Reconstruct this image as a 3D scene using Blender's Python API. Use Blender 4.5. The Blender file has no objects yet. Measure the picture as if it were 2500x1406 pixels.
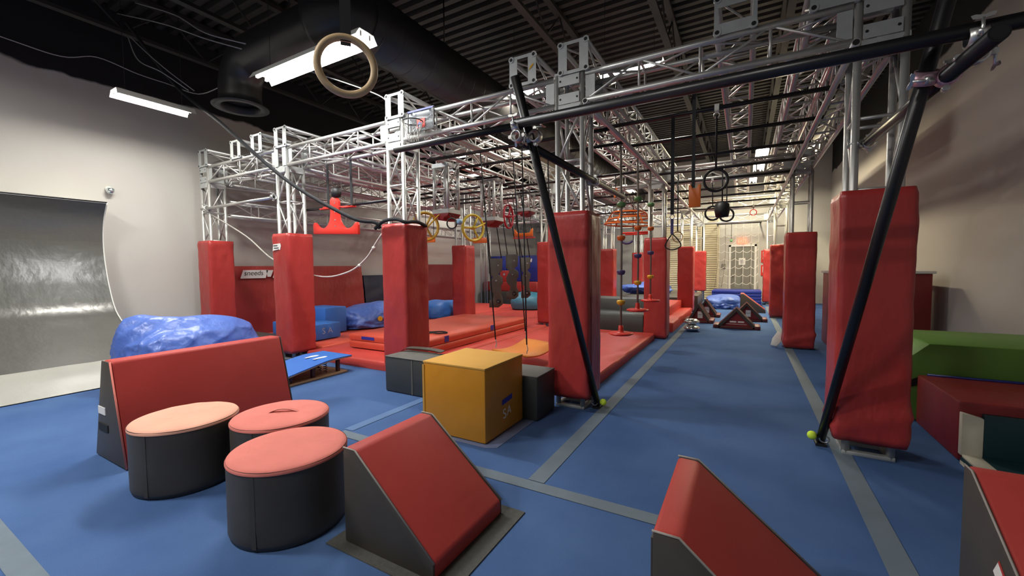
import bpy, bmesh, math, random
from mathutils import Vector, Matrix, noise, Euler
random.seed(7)
S = bpy.context.scene
COL = S.collection
PI = math.pi

# ------------------------------------------------------------------ camera
def make_camera():
    yaw, pitch, roll, f = math.radians(29.4798), math.radians(2.8612), math.radians(-0.52820), 1006.763
    f0 = Vector((-math.sin(yaw), math.cos(yaw), 0)); r0 = Vector((math.cos(yaw), math.sin(yaw), 0)); u0 = Vector((0, 0, 1))
    fw = math.cos(pitch)*f0 - math.sin(pitch)*u0
    up = math.sin(pitch)*f0 + math.cos(pitch)*u0
    r = math.cos(roll)*r0 + math.sin(roll)*up
    u = -math.sin(roll)*r0 + math.cos(roll)*up
    cd = bpy.data.cameras.new('camera'); cd.sensor_fit = 'HORIZONTAL'; cd.sensor_width = 36
    cd.lens = f/2500*36; cd.clip_start = .05; cd.clip_end = 100
    o = bpy.data.objects.new('camera', cd); COL.objects.link(o)
    b = -fw
    o.matrix_world = Matrix(((r.x, u.x, b.x, 0), (r.y, u.y, b.y, 0), (r.z, u.z, b.z, 1.4), (0, 0, 0, 1)))
    S.camera = o
make_camera()

# ------------------------------------------------------------------ world, exposure
w = bpy.data.worlds.new('world'); S.world = w; w.use_nodes = True
w.node_tree.nodes['Background'].inputs[0].default_value = (1, .96, .92, 1)
w.node_tree.nodes['Background'].inputs[1].default_value = .075
S.view_settings.view_transform = 'Standard'; S.view_settings.look = 'None'
S.view_settings.gamma = 1; S.view_settings.use_curve_mapping = False
S.view_settings.exposure = 0.62

# lamp table: name, centre, axis, length, power, colour, in view
LAMPS = [
 ('cool white twin tube shop light nearest the left wall', (-7.4, 2.75, 3.785), 'Y', .82, 40, (1, .96, .88)),
 ('cool white tube light hung below the elbow duct, behind the wooden ring', (-4.42, 3.1, 3.80), 'X', 1.85, 47, (.96, .98, 1)),
 ('tube light above the corridor, seen through the front truss', (-1.62, 6.6, 4.42), 'X', .95, 38, (1, .93, .8)),
 ('tube light under the long round duct', (-3.32, 6.5, 4.42), 'X', .68, 38, (1, .93, .82)),
 ('far tube light left of the long duct behind the red post tops', (-5.15, 9.7, 4.42), 'X', 1.1, 44, (1, .95, .86)),
 ('far tube light second from the left wall over the red mats', (-6.5, 9.1, 4.42), 'X', 1.1, 44, (1, .95, .86)),
 ('far tube light over the back left corner', (-8.0, 11.2, 4.42), 'X', 1.1, 28, (1, .95, .86)),
 ('bright cool tube light over the orange hoop swing', (-3.42, 14.0, 3.95), 'Y', 1.2, 46, (.92, .97, 1)),
 ('warm tube light over the far end of the corridor, nearest', (.32, 12.4, 4.22), 'Y', 1.1, 125, (1, .82, .50)),
 ('warm tube light over the far end of the corridor, middle', (.30, 14.4, 4.3), 'Y', 1.1, 100, (1, .84, .54)),
 ('warm tube light over the far end of the corridor, farthest', (.15, 16.4, 4.3), 'Y', 1.1, 60, (1, .88, .62)),
 ('tube light over the far roller shutter', (-2.0, 15.8, 4.45), 'X', 1.2, 55, (1, .92, .76)),
 ('tube light behind the camera, left', (-5.4, -.6, 4.4), 'X', 1.2, 112, (1, .97, .92)),
 ('tube light behind the camera, right', (-2.4, -1.4, 4.5), 'X', 1.2, 62, (1, .97, .92)),
]

# ------------------------------------------------------------------ materials
def mat(name, col, rough=.5, metal=0, spec=.5, bump=None, var=0, vscale=4, coat=0, bstr=.2, bdist=.01, emit=None):
    m = bpy.data.materials.new(name); m.use_nodes = True
    nt = m.node_tree; b = nt.nodes['Principled BSDF']
    b.inputs['Base Color'].default_value = (*col, 1)
    b.inputs['Roughness'].default_value = rough; b.inputs['Metallic'].default_value = metal
    b.inputs['Specular IOR Level'].default_value = spec
    if coat: b.inputs['Coat Weight'].default_value = coat
    if emit:
        b.inputs['Emission Color'].default_value = (*emit[0], 1); b.inputs['Emission Strength'].default_value = emit[1]
    tc = nt.nodes.new('ShaderNodeTexCoord')
    if var:
        n = nt.nodes.new('ShaderNodeTexNoise'); n.inputs['Scale'].default_value = vscale; n.inputs['Detail'].default_value = 5
        nt.links.new(tc.outputs['Object'], n.inputs['Vector'])
        mx = nt.nodes.new('ShaderNodeMix'); mx.data_type = 'RGBA'
        mx.inputs['A'].default_value = (*[c*(1-var) for c in col], 1); mx.inputs['B'].default_value = (*[min(1, c*(1+var)) for c in col], 1)
        nt.links.new(n.outputs['Fac'], mx.inputs['Factor']); nt.links.new(mx.outputs['Result'], b.inputs['Base Color'])
    if bump:
        mp = nt.nodes.new('ShaderNodeMapping'); mp.inputs['Scale'].default_value = bump
        n = nt.nodes.new('ShaderNodeTexNoise'); n.inputs['Scale'].default_value = 1; n.inputs['Detail'].default_value = 3
        bp = nt.nodes.new('ShaderNodeBump'); bp.inputs['Strength'].default_value = bstr; bp.inputs['Distance'].default_value = bdist
        nt.links.new(tc.outputs['Object'], mp.inputs['Vector']); nt.links.new(mp.outputs['Vector'], n.inputs['Vector'])
        nt.links.new(n.outputs['Fac'], bp.inputs['Height']); nt.links.new(bp.outputs['Normal'], b.inputs['Normal'])
    return m
M = {}
RED = (.40, .038, .034)
M['red'] = mat('red_vinyl', RED, .33, bump=(9, 9, 4), bstr=.55, bdist=.02, var=.10, vscale=2)
M['red_soft'] = mat('red_suede', (.44, .050, .042), .55, bump=(22, 22, 22), bstr=.25, bdist=.004, var=.12, vscale=3, spec=.3)
M['red_lit'] = mat('red_lit_suede', (.66, .20, .165), .8, bump=(40, 40, 40), bstr=.3, bdist=.003, var=.14, vscale=6, spec=.2)  # red paled to carry the strong light on the drum tops; also piping, handle
M['red_pale'] = mat('red_lit_pale_suede', (.72, .37, .27), .82, bump=(40, 40, 40), bstr=.3, bdist=.003, var=.14, vscale=6, spec=.2)  # palest drum top, overhead light mixed into the base colour
M['red_mat'] = mat('red_mat_vinyl', (.52, .058, .045), .5, bump=(9, 9, 9), bstr=.3, bdist=.01, var=.12, vscale=2.5, spec=.35)
M['orange_mat'] = mat('orange_red_mat_vinyl', (.56, .075, .04), .5, bump=(9, 9, 9), bstr=.25, bdist=.01, var=.1, vscale=2.5)
M['dark_red'] = mat('dark_red_vinyl', (.20, .012, .014), .45, bump=(8, 8, 5), bstr=.35, bdist=.02, var=.15)
M['charcoal'] = mat('charcoal_vinyl', (.062, .053, .043), .5, bump=(25, 25, 25), bstr=.2, bdist=.004, var=.2, vscale=5)
M['grey_vinyl'] = mat('grey_vinyl', (.042, .045, .042), .5, bump=(10, 10, 10), bstr=.25, bdist=.008, var=.15)
M['grey_top'] = mat('light_grey_top', (.115, .115, .105), .75, bump=(30, 30, 30), bstr=.2, bdist=.004, var=.12, spec=.25)  # block tops in a lighter grey than the sides
M['piping'] = mat('grey_piping', (.30, .27, .24), .6)
M['carpet'] = None
M['tape'] = mat('grey_floor_tape', (.125, .165, .205), .75, var=.14, vscale=9, bump=(60, 60, 60), bstr=.2, bdist=.002)
M['tape_faint'] = mat('faded_floor_tape', (.085, .165, .33), .8)
M['alu'] = mat('brushed_aluminium', (.56, .555, .53), .40, .62, bump=(60, 60, 60), bstr=.08, bdist=.002, var=.06, vscale=8)
M['plate'] = mat('cast_aluminium_plate', (.45, .47, .465), .5, .45, var=.16, vscale=14, bump=(40, 40, 40), bstr=.15, bdist=.002)
M['steel'] = mat('galvanised_steel', (.62, .62, .60), .33, .85, var=.08, vscale=20)
M['pink'] = mat('pink_anodised_clamp', (.72, .45, .50), .4, .5)
M['hole'] = mat('black_hole_rubber', (.006, .006, .006), .7)
M['black_pipe'] = mat('black_coated_pipe', (.010, .009, .010), .34, var=.2, vscale=20)
M['black_paint'] = mat('black_painted_steel', (.012, .012, .013), .5)
M['black_rope'] = mat('black_rope', (.012, .012, .014), .85, bump=(120, 120, 120), bstr=.6, bdist=.004)
M['white_rope'] = mat('white_rope', (.62, .60, .54), .85, bump=(120, 120, 120), bstr=.5, bdist=.003)
M['grey_rope'] = mat('grey_brown_rope', (.20, .17, .14), .85, bump=(120, 120, 120), bstr=.5, bdist=.003)
M['strap'] = mat('black_webbing', (.012, .013, .016), .7)
M['cable'] = mat('white_cable_jacket', (.42, .42, .40), .5)
M['deck'] = mat('black_painted_deck', (.030, .029, .026), .6, var=.2)
M['duct'] = mat('black_painted_duct', (.036, .034, .031), .36, var=.15, spec=.6)
M['blue'] = mat('blue_nylon', (.085, .16, .50), .38, bump=(8, 8, 8), bstr=.7, bdist=.03, var=.1)
M['blue_block'] = mat('blue_vinyl', (.035, .155, .52), .45, var=.06)
M['navy'] = mat('navy_vinyl', (.012, .018, .05), .4, bump=(6, 6, 3), bstr=.4, bdist=.02)
M['royal'] = mat('royal_blue_vinyl', (.015, .03, .25), .45, bump=(6, 6, 3), bstr=.3, bdist=.02)
M['teal_bag'] = mat('teal_vinyl', (.05, .20, .30), .45, bump=(6, 6, 6), bstr=.4, bdist=.02)
M['teal'] = mat('dark_teal_vinyl', (.006, .032, .040), .45)
M['cream'] = mat('cream_vinyl', (.60, .57, .46), .5)
M['green'] = mat('green_vinyl', (.115, .27, .035), .55, bump=(14, 14, 14), bstr=.2, bdist=.006, var=.06)
M['yellow_box'] = mat('mustard_vinyl', (.56, .24, .015), .42, bump=(6, 6, 4), bstr=.45, bdist=.02, var=.08)
M['yellow_top'] = mat('mustard_suede', (.60, .33, .075), .75, bump=(40, 40, 40), bstr=.2, bdist=.003, var=.06, spec=.2)
M['orange'] = mat('orange_plastic', (.70, .15, .015), .4)
M['orange_board'] = mat('orange_swing_board', (.75, .24, .03), .5)
M['red_plastic'] = mat('red_plastic', (.62, .028, .018), .35)
M['crimson'] = mat('crimson_plastic', (.36, .015, .03), .35)
M['yellow'] = mat('yellow_plastic', (.66, .52, .06), .4)
M['mustard'] = mat('mustard_plastic', (.58, .36, .05), .45)
M['gold'] = mat('golden_plastic', (.72, .40, .02), .4)
M['purple'] = mat('purple_plastic', (.075, .06, .19), .45)
M['leaf'] = mat('green_plastic', (.12, .30, .10), .45)
M['lightblue'] = mat('light_blue_plastic', (.25, .45, .65), .45)
M['wood'] = mat('birch_wood', (.68, .48, .26), .45, bump=(6, 60, 60), bstr=.15, bdist=.003, var=.2, vscale=12)
M['ply'] = mat('plywood', (.30, .19, .10), .6, var=.15, vscale=8)
M['brown'] = mat('brown_painted_steel', (.06, .018, .012), .5)
M['tennis'] = mat('tennis_felt', (.62, .85, .06), .9)
M['white'] = mat('white_enamel', (.72, .72, .68), .45)
M['paper'] = mat('white_print', (.78, .77, .73), .6)
M['dusty'] = mat('faded_dust_print', (.30, .34, .46), .7)
M['ink'] = mat('dark_print', (.03, .025, .025), .6)
M['bluetape'] = mat('blue_tape', (.02, .03, .30), .5)
M['silver'] = mat('silver_foil', (.70, .78, .80), .18, .9)
M['rubber_grey'] = mat('grey_fleece_sheet', (.075, .075, .068), .95, bump=(70, 70, 70), bstr=.6, bdist=.006, var=.3, vscale=40)
M['clear'] = mat('frosted_sheet', (.16, .20, .34), .35)
M['beige'] = mat('beige_steel', (.60, .54, .38), .5, var=.05)
M['door'] = mat('grey_door_paint', (.20, .20, .17), .5)
M['wall_grey'] = mat('grey_wall_paint', (.47, .46, .42), .75, var=.05, vscale=1.2, bump=(25, 25, 25), bstr=.08, bdist=.004)
M['fascia'] = mat('mottled_steel_panel', (.36, .36, .29), .4, .2, var=.45, vscale=7)
M['exit'] = mat('lit_exit_sign', (.6, .06, .03), .5, emit=((1, .16, .08), 1.6))
M['tube'] = mat('lit_tube', (1, 1, 1), .5, emit=((1, .97, .9), 28))
M['ramp'] = mat('grey_skate_panel', (.105, .105, .095), .27, .0, spec=.6, bump=(5, 7, 5), bstr=.35, bdist=.02, var=.08, vscale=3)
M['brownstone'] = mat('brown_red_rubber', (.12, .022, .022), .5, var=.1)
M['tread'] = mat('black_grip_tread', (.055, .045, .040), .8, bump=(60, 60, 60), bstr=.3, bdist=.003)
M['clear_acrylic'] = mat('clear_acrylic', (.85, .9, .95), .05)
_b = M['clear_acrylic'].node_tree.nodes['Principled BSDF']; _b.inputs['Transmission Weight'].default_value = .9; _b.inputs['IOR'].default_value = 1.2

def carpet_material():
    m = mat('blue_carpet', (.04, .115, .33), .95, spec=.1)
    nt = m.node_tree; b = nt.nodes['Principled BSDF']; tc = nt.nodes['Texture Coordinate']
    n1 = nt.nodes.new('ShaderNodeTexNoise'); n1.inputs['Scale'].default_value = 1.3; n1.inputs['Detail'].default_value = 4
    n2 = nt.nodes.new('ShaderNodeTexNoise'); n2.inputs['Scale'].default_value = 260; n2.inputs['Detail'].default_value = 2
    for n in (n1, n2): nt.links.new(tc.outputs['Object'], n.inputs['Vector'])
    r = nt.nodes.new('ShaderNodeValToRGB'); r.color_ramp.elements[0].position = .35; r.color_ramp.elements[1].position = .68
    r.color_ramp.elements[0].color = (.062, .125, .30, 1); r.color_ramp.elements[1].color = (.088, .165, .355, 1)
    nt.links.new(n1.outputs['Fac'], r.inputs[0])
    mx = nt.nodes.new('ShaderNodeMix'); mx.data_type = 'RGBA'; mx.blend_type = 'MULTIPLY'; mx.inputs['Factor'].default_value = .35
    nt.links.new(r.outputs[0], mx.inputs['A']); nt.links.new(n2.outputs['Fac'], mx.inputs['B'])
    nt.links.new(mx.outputs['Result'], b.inputs['Base Color'])
    bp = nt.nodes.new('ShaderNodeBump'); bp.inputs['Strength'].default_value = .25; bp.inputs['Distance'].default_value = .004
    nt.links.new(n2.outputs['Fac'], bp.inputs['Height']); nt.links.new(bp.outputs['Normal'], b.inputs['Normal'])
    return m
M['carpet'] = carpet_material()

def wall_material(name, z_line, col):
    # grey paint below an uneven sprayed edge, black paint above it
    m = mat(name, col, .75, spec=.3)
    nt = m.node_tree; b = nt.nodes['Principled BSDF']; tc = nt.nodes['Texture Coordinate']
    sx = nt.nodes.new('ShaderNodeSeparateXYZ'); nt.links.new(tc.outputs['Object'], sx.inputs[0])
    n = nt.nodes.new('ShaderNodeTexNoise'); n.inputs['Scale'].default_value = 2.2; n.inputs['Detail'].default_value = 3
    nt.links.new(tc.outputs['Object'], n.inputs['Vector'])
    a = nt.nodes.new('ShaderNodeMath'); a.operation = 'MULTIPLY_ADD'; a.inputs[1].default_value = .22; nt.links.new(n.outputs['Fac'], a.inputs[0]); nt.links.new(sx.outputs['Z'], a.inputs[2])
    r = nt.nodes.new('ShaderNodeMapRange'); r.inputs['From Min'].default_value = z_line+.11-.02; r.inputs['From Max'].default_value = z_line+.11+.02
    nt.links.new(a.outputs[0], r.inputs['Value'])
    n2 = nt.nodes.new('ShaderNodeTexNoise'); n2.inputs['Scale'].default_value = .9; n2.inputs['Detail'].default_value = 4; nt.links.new(tc.outputs['Object'], n2.inputs['Vector'])
    v = nt.nodes.new('ShaderNodeMix'); v.data_type = 'RGBA'; v.inputs['A'].default_value = (*[c*.93 for c in col], 1); v.inputs['B'].default_value = (*[c*1.06 for c in col], 1)
    nt.links.new(n2.outputs['Fac'], v.inputs['Factor'])
    mx = nt.nodes.new('ShaderNodeMix'); mx.data_type = 'RGBA'; mx.inputs['B'].default_value = (.016, .016, .017, 1)
    nt.links.new(v.outputs['Result'], mx.inputs['A']); nt.links.new(r.outputs['Result'], mx.inputs['Factor']); nt.links.new(mx.outputs['Result'], b.inputs['Base Color'])
    n3 = nt.nodes.new('ShaderNodeTexNoise'); n3.inputs['Scale'].default_value = 30; nt.links.new(tc.outputs['Object'], n3.inputs['Vector'])
    bp = nt.nodes.new('ShaderNodeBump'); bp.inputs['Strength'].default_value = .1; bp.inputs['Distance'].default_value = .004
    nt.links.new(n3.outputs['Fac'], bp.inputs['Height']); nt.links.new(bp.outputs['Normal'], b.inputs['Normal'])
    return m
M['wall_left'] = wall_material('left_wall_paint', 4.40, (.52, .505, .465))
M['wall_right'] = wall_material('right_wall_paint', 4.62, (.47, .45, .42))

# ------------------------------------------------------------------ builders
WORLD = {}
def tag(o, label=None, cat=None, group=None, kind=None):
    if label: o['label'] = label
    if cat: o['category'] = cat
    if group: o['group'] = group
    if kind: o['kind'] = kind
    return o
def thing(name, loc, label, cat, group=None):
    o = bpy.data.objects.new(name, None); COL.objects.link(o); o.location = loc; o.empty_display_size = .1
    WORLD[o.name] = Vector(loc)
    return tag(o, label, cat, group)
class MB:
    def __init__(s): s.v = []; s.f = []; s.sm = []
    def add(s, vs, fs, smooth=False):
        k = len(s.v); s.v += [Vector(p) for p in vs]; s.f += [tuple(i+k for i in q) for q in fs]; s.sm += [smooth]*len(fs); return s
    def box(s, x0, x1, y0, y1, z0, z1):
        return s.add([(x0,y0,z0),(x1,y0,z0),(x1,y1,z0),(x0,y1,z0),(x0,y0,z1),(x1,y0,z1),(x1,y1,z1),(x0,y1,z1)],
            [(3,2,1,0),(4,5,6,7),(0,1,5,4),(1,2,6,5),(2,3,7,6),(3,0,4,7)])
    def tube(s, pts, r, n=8, cap=True, closed=False):
        pts = [Vector(p) for p in pts]; rr = r if isinstance(r, (list, tuple)) else [r]*len(pts)
        m = len(pts); vs = []; fs = []
        def tan(i):
            if closed: return (pts[(i+1) % m]-pts[i-1]).normalized()
            return (pts[min(i+1, m-1)]-pts[max(i-1, 0)]).normalized()
        t = tan(0); a = Vector((0, 0, 1)) if abs(t.z) < .9 else Vector((1, 0, 0))
        nrm = (a - t*a.dot(t)).normalized()
        for i, p in enumerate(pts):
            t = tan(i); nrm = (nrm - t*nrm.dot(t)).normalized(); bn = t.cross(nrm)
            for k in range(n):
                an = 2*PI*k/n; vs.append(p+(nrm*math.cos(an)+bn*math.sin(an))*rr[i])
        for i in range(m if closed else m-1):
            j = (i+1) % m
            for k in range(n): fs.append((i*n+k, i*n+(k+1) % n, j*n+(k+1) % n, j*n+k))
        s.add(vs, fs, True)
        if cap and not closed:
            k0 = len(s.v)-len(vs)
            s.f += [tuple(k0+k for k in reversed(range(n))), tuple(k0+(m-1)*n+k for k in range(n))]; s.sm += [False, False]
        return s
    def lathe(s, prof, c=(0, 0, 0), n=32, axis='Z', cap=True):
        vs = []; fs = []; c = Vector(c)
        for (r, h) in prof:
            for k in range(n):
                a = 2*PI*k/n; u, v = r*math.cos(a), r*math.sin(a)
                vs.append(c+(Vector((u, v, h)) if axis == 'Z' else Vector((h, u, v)) if axis == 'X' else Vector((v, h, u))))
        for i in range(len(prof)-1):
            for k in range(n): fs.append((i*n+k, i*n+(k+1) % n, (i+1)*n+(k+1) % n, (i+1)*n+k))
        s.add(vs, fs, True)
        if cap:
            k0 = len(s.v)-len(vs); e = (len(prof)-1)*n
            s.f += [tuple(k0+k for k in reversed(range(n))), tuple(k0+e+k for k in range(n))]; s.sm += [False, False]
        return s
    def prism(s, poly, o, u, v, d):
        # polygon (a,b) in plane o+a*u+b*v extruded along vector d
        o, u, v, d = Vector(o), Vector(u), Vector(v), Vector(d); n = len(poly)
        P = [o+u*a+v*b for a, b in poly]
        if (u.cross(v)).dot(d) > 0: P = P[::-1]
        return s.add(P+[p+d for p in P], [tuple(range(n)), tuple(reversed(range(n, 2*n)))]+[(i, i+n, (i+1) % n+n, (i+1) % n) for i in range(n)])
    def torus(s, c, R, r, nrm=(0, 1, 0), n=40, m=10, a0=0, a1=2*PI):
        nrm = Vector(nrm).normalized(); a = Vector((0, 0, 1)) if abs(nrm.z) < .9 else Vector((1, 0, 0))
        u = (a-nrm*a.dot(nrm)).normalized(); v = nrm.cross(u); c = Vector(c)
        full = abs(a1-a0-2*PI) < 1e-6; k = n if full else n+1
        return s.tube([c+(u*math.cos(a0+(a1-a0)*i/n)+v*math.sin(a0+(a1-a0)*i/n))*R for i in range(k)], r, m, closed=full)
    def xform(s, mtx):
        s.v = [mtx @ p for p in s.v]; return s
    def build(s, name, m, parent=None, bevel=0, seg=2, loc=None, label=None, cat=None, group=None, kind=None, smooth=None):
        base = WORLD[parent.name] if parent else (Vector(loc) if loc is not None else Vector((0, 0, 0)))
        me = bpy.data.meshes.new(name); me.from_pydata([p-base for p in s.v], [], s.f); me.update()
        me.polygons.foreach_set('use_smooth', [smooth if smooth is not None else q for q in s.sm])
        if bevel:
            bm = bmesh.new(); bm.from_mesh(me)
            ed = [e for e in bm.edges if len(e.link_faces) == 2 and e.calc_face_angle(0) > .5]
            bmesh.ops.bevel(bm, geom=ed, offset=bevel, segments=seg, profile=.5, affect='EDGES', clamp_overlap=True)
            for f in bm.faces: f.smooth = True
            bm.to_mesh(me); bm.free()
            if hasattr(me, 'set_sharp_from_angle'): me.set_sharp_from_angle(angle=.7)
        me.materials.append(m)
        o = bpy.data.objects.new(name, me); COL.objects.link(o)
        if parent: o.parent = parent
        else: o.location = base
        WORLD[o.name] = base.copy()
        return tag(o, label, cat, group, kind)
def curve(pts, k=6):
    pts = [Vector(p) for p in pts]; P = [pts[0]*2-pts[1]]+pts+[pts[-1]*2-pts[-2]]; out = []
    for i in range(1, len(P)-2):
        for j in range(k):
            t = j/k; a, b, c, d = P[i-1], P[i], P[i+1], P[i+2]
            out.append(.5*((2*b)+(c-a)*t+(2*a-5*b+4*c-d)*t*t+(3*b-a-3*c+d)*t**3))
    return out+[pts[-1]]
SHARED = {}
def strut(name, p0, p1, r, m, parent, n=6):
    # straight bar between two points; bars of equal vector share one mesh
    p0, p1 = Vector(p0), Vector(p1); d = p1-p0; key = (round(d.x, 3), round(d.y, 3), round(d.z, 3), r, m.name, n)
    if key not in SHARED:
        b = MB().tube([(0, 0, 0), d], r, n); me = bpy.data.meshes.new(name); me.from_pydata(b.v, [], b.f); me.polygons.foreach_set('use_smooth', b.sm); me.materials.append(m); SHARED[key] = me
    o = bpy.data.objects.new(name, SHARED[key]); COL.objects.link(o); o.parent = parent; o.location = p0-WORLD[parent.name]; WORLD[o.name] = p0.copy()
    return o
def pstr(name, boxmb, m, parent): return boxmb.build(name, m, parent)
def text(body, size, m, parent, origin, u, v, name='lettering', ext=.002, shear=0):
    cu = bpy.data.curves.new('t', 'FONT'); cu.body = body; cu.size = size; cu.extrude = ext/2; cu.align_x = 'CENTER'; cu.align_y = 'CENTER'; cu.shear = shear
    t = bpy.data.objects.new('t', cu); COL.objects.link(t); bpy.context.view_layer.update()
    me = bpy.data.meshes.new_from_object(t.evaluated_get(bpy.context.evaluated_depsgraph_get())); bpy.data.objects.remove(t); bpy.data.curves.remove(cu)
    u, v = Vector(u).normalized(), Vector(v).normalized(); w_ = u.cross(v)
    me.transform(Matrix(((u.x, v.x, w_.x, 0), (u.y, v.y, w_.y, 0), (u.z, v.z, w_.z, 0), (0, 0, 0, 1))))
    me.materials.clear(); me.materials.append(m)
    o = bpy.data.objects.new(name, me); COL.objects.link(o); o.parent = parent; o.location = Vector(origin)-WORLD[parent.name]; WORLD[o.name] = Vector(origin)
    return o

# ------------------------------------------------------------------ room shell
fl = MB().box(-9.1, 3.4, -4, 18.5, -.1, 0).build('floor', M['carpet'], kind='structure'); WORLD[fl.name] = Vector((0, 0, 0))
def strip(pts, name='floor_tape'):
    b = MB(); n = len(pts)
    b.add([(x, y, .0015) for x, y in pts], [tuple(range(n))]); b.add([(x, y, .0035) for x, y in pts], [tuple(range(n))])
    return b.build(name, M['tape'], fl)
strip([(-1.225, 2.36), (-1.11, 2.36), (-1.125, 16.2), (-1.235, 16.2)])
strip([(.585, 1.0), (.70, 1.0), (.72, 16.3), (.605, 16.3)])
strip([(-3.0, 2.24), (-.1, 2.26), (-.1, 2.36), (-3.0, 2.34)])
strip([(-5.5, .45), (.5, .43), (.5, .53), (-5.5, .55)])
o = strip([(-3.03, 2.36), (-2.93, 2.36), (-2.92, 3.33), (-3.02, 3.33)]); o.data.materials[0] = M['tape_faint']
MB().box(-9.1, -9.0, -4, 18.5, 0, 5.7).build('wall_left', M['wall_left'], kind='structure')
MB().box(2.6, 2.7, -4, 18.5, 0, 5.7).build('wall_right', M['wall_right'], kind='structure')
MB().box(-9.1, 2.7, 18.3, 18.4, 0, 5.7).build('wall_back', M['wall_grey'], kind='structure')
# corrugated steel roof deck, flutes along X
def deck():
    b = MB(); prof = []; y = -4.0
    while y < 18.4: prof += [(y, 5.62), (y+.09, 5.62), (y+.115, 5.70), (y+.175, 5.70)]; y += .20
    n = len(prof)
    b.add([(-9.1, p[0], p[1]) for p in prof]+[(2.7, p[0], p[1]) for p in prof], [(i, i+1, n+i+1, n+i) for i in range(n-1)])
    b.add([(-9.1, prof[0][0], 5.75), (2.7, prof[0][0], 5.75), (2.7, prof[-1][0], 5.75), (-9.1, prof[-1][0], 5.75)], [(0, 1, 2, 3)])
    return b.build('ceiling', M['deck'], kind='structure')
deck()
JN = ['over the left wall light', 'over the open duct mouth', 'left of the long round duct', 'right of the long round duct', 'over the corridor edge', 'over the middle of the corridor', 'nearest the right wall']
for X, nm in zip((-8.2, -6.6, -5.3, -2.75, -1.15, .5, 1.9), JN):
    j = thing('bar_joist', (X, 7, 4.95), 'black painted open web roof joist '+nm, 'roof joist', 'roof joists under the metal deck')
    MB().box(X-.05, X+.05, -4, 18.3, 5.53, 5.6).build('top_chord', M['deck'], j)
    MB().box(X-.05, X+.05, -4, 18.3, 4.95, 5.0).build('bottom_chord', M['deck'], j)
    y = -3.9; up = True
    while y < 18:
        strut('web_bar', (X, y, 4.99 if up else 5.54), (X, y+.55, 5.54 if up else 4.99), .014, M['deck'], j, 5); y += .55; up = not up

# roller shutters, grey door, exit sign on the back wall
def shutter(n, x0, x1, z1):
    s_ = MB().box(x0-.08, x0, 18.22, 18.3, 0, z1+.1).box(x1, x1+.08, 18.22, 18.3, 0, z1+.1).box(x0-.08, x1+.08, 18.16, 18.3, z1, z1+.32).build('door_%d' % n, M['beige'], kind='structure')
    z = .02
    b = MB()
    while z < z1-.05:
        b.add([(x0, 18.27, z), (x1, 18.27, z), (x1, 18.235, z+.055), (x0, 18.235, z+.055), (x1, 18.27, z+.085), (x0, 18.27, z+.085)], [(0, 1, 2, 3), (3, 2, 4, 5)]); z += .088
    b.build('slat_curtain', M['beige'], s_, kind='stuff')
shutter(2, -2.95, -1.58, 3.35); shutter(3, -1.45, -.98, 3.35)
d1 = MB().box(-.56, -.49, 18.22, 18.3, 0, 2.2).box(.3, .37, 18.22, 18.3, 0, 2.2).box(-.56, .37, 18.22, 18.3, 2.12, 2.2).build('door_1', M['white'], kind='structure')
dl = MB().box(-.49, .3, 18.25, 18.29, 0, 2.12).build('door_leaf', M['door'], d1)
MB().box(-.44, -.38, 18.2, 18.25, .98, 1.04).build('door_handle', M['steel'], dl)
MB().box(-.22, 0, 18.235, 18.25, 1.42, 1.68).build('paper_notice', M['paper'], dl)
for i in range(4): MB().box(-.19, -.03, 18.232, 18.236, 1.47+i*.045, 1.485+i*.045).build('printed_line', M['ink'], dl)
ex = thing('exit_sign', (-.12, 18.25, 2.33), 'small lit red exit sign above the grey far door', 'sign')
MB().box(-.27, .03, 18.2, 18.29, 2.22, 2.43).build('housing', M['exit'], ex)
text('EXIT', .15, M['paper'], ex, (-.12, 18.196, 2.325), (1, 0, 0), (0, 0, 1))
sw = MB().box(-.81, -.67, 18.24, 18.3, 1.3, 1.46).build('wall_niche_frame', M['door'], label='small grey square wall box left of the far door behind the net', cat='wall box')
for k, (z0, z1) in enumerate(((1.5, 1.95), (1.0, 1.4))):
    e = thing('wall_notice', (.62, 18.25, z0), ('upper' if not k else 'lower')+' red and white notice board on the back wall right of the door', 'notice', 'notices right of the far door')
    MB().box(.52, .72, 18.26, 18.3, z0, z1).build('board', M['red_plastic'], e); MB().box(.57, .72, 18.25, 18.26, z0+.12, z1-.05).build('panel', M['paper'], e)

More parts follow.
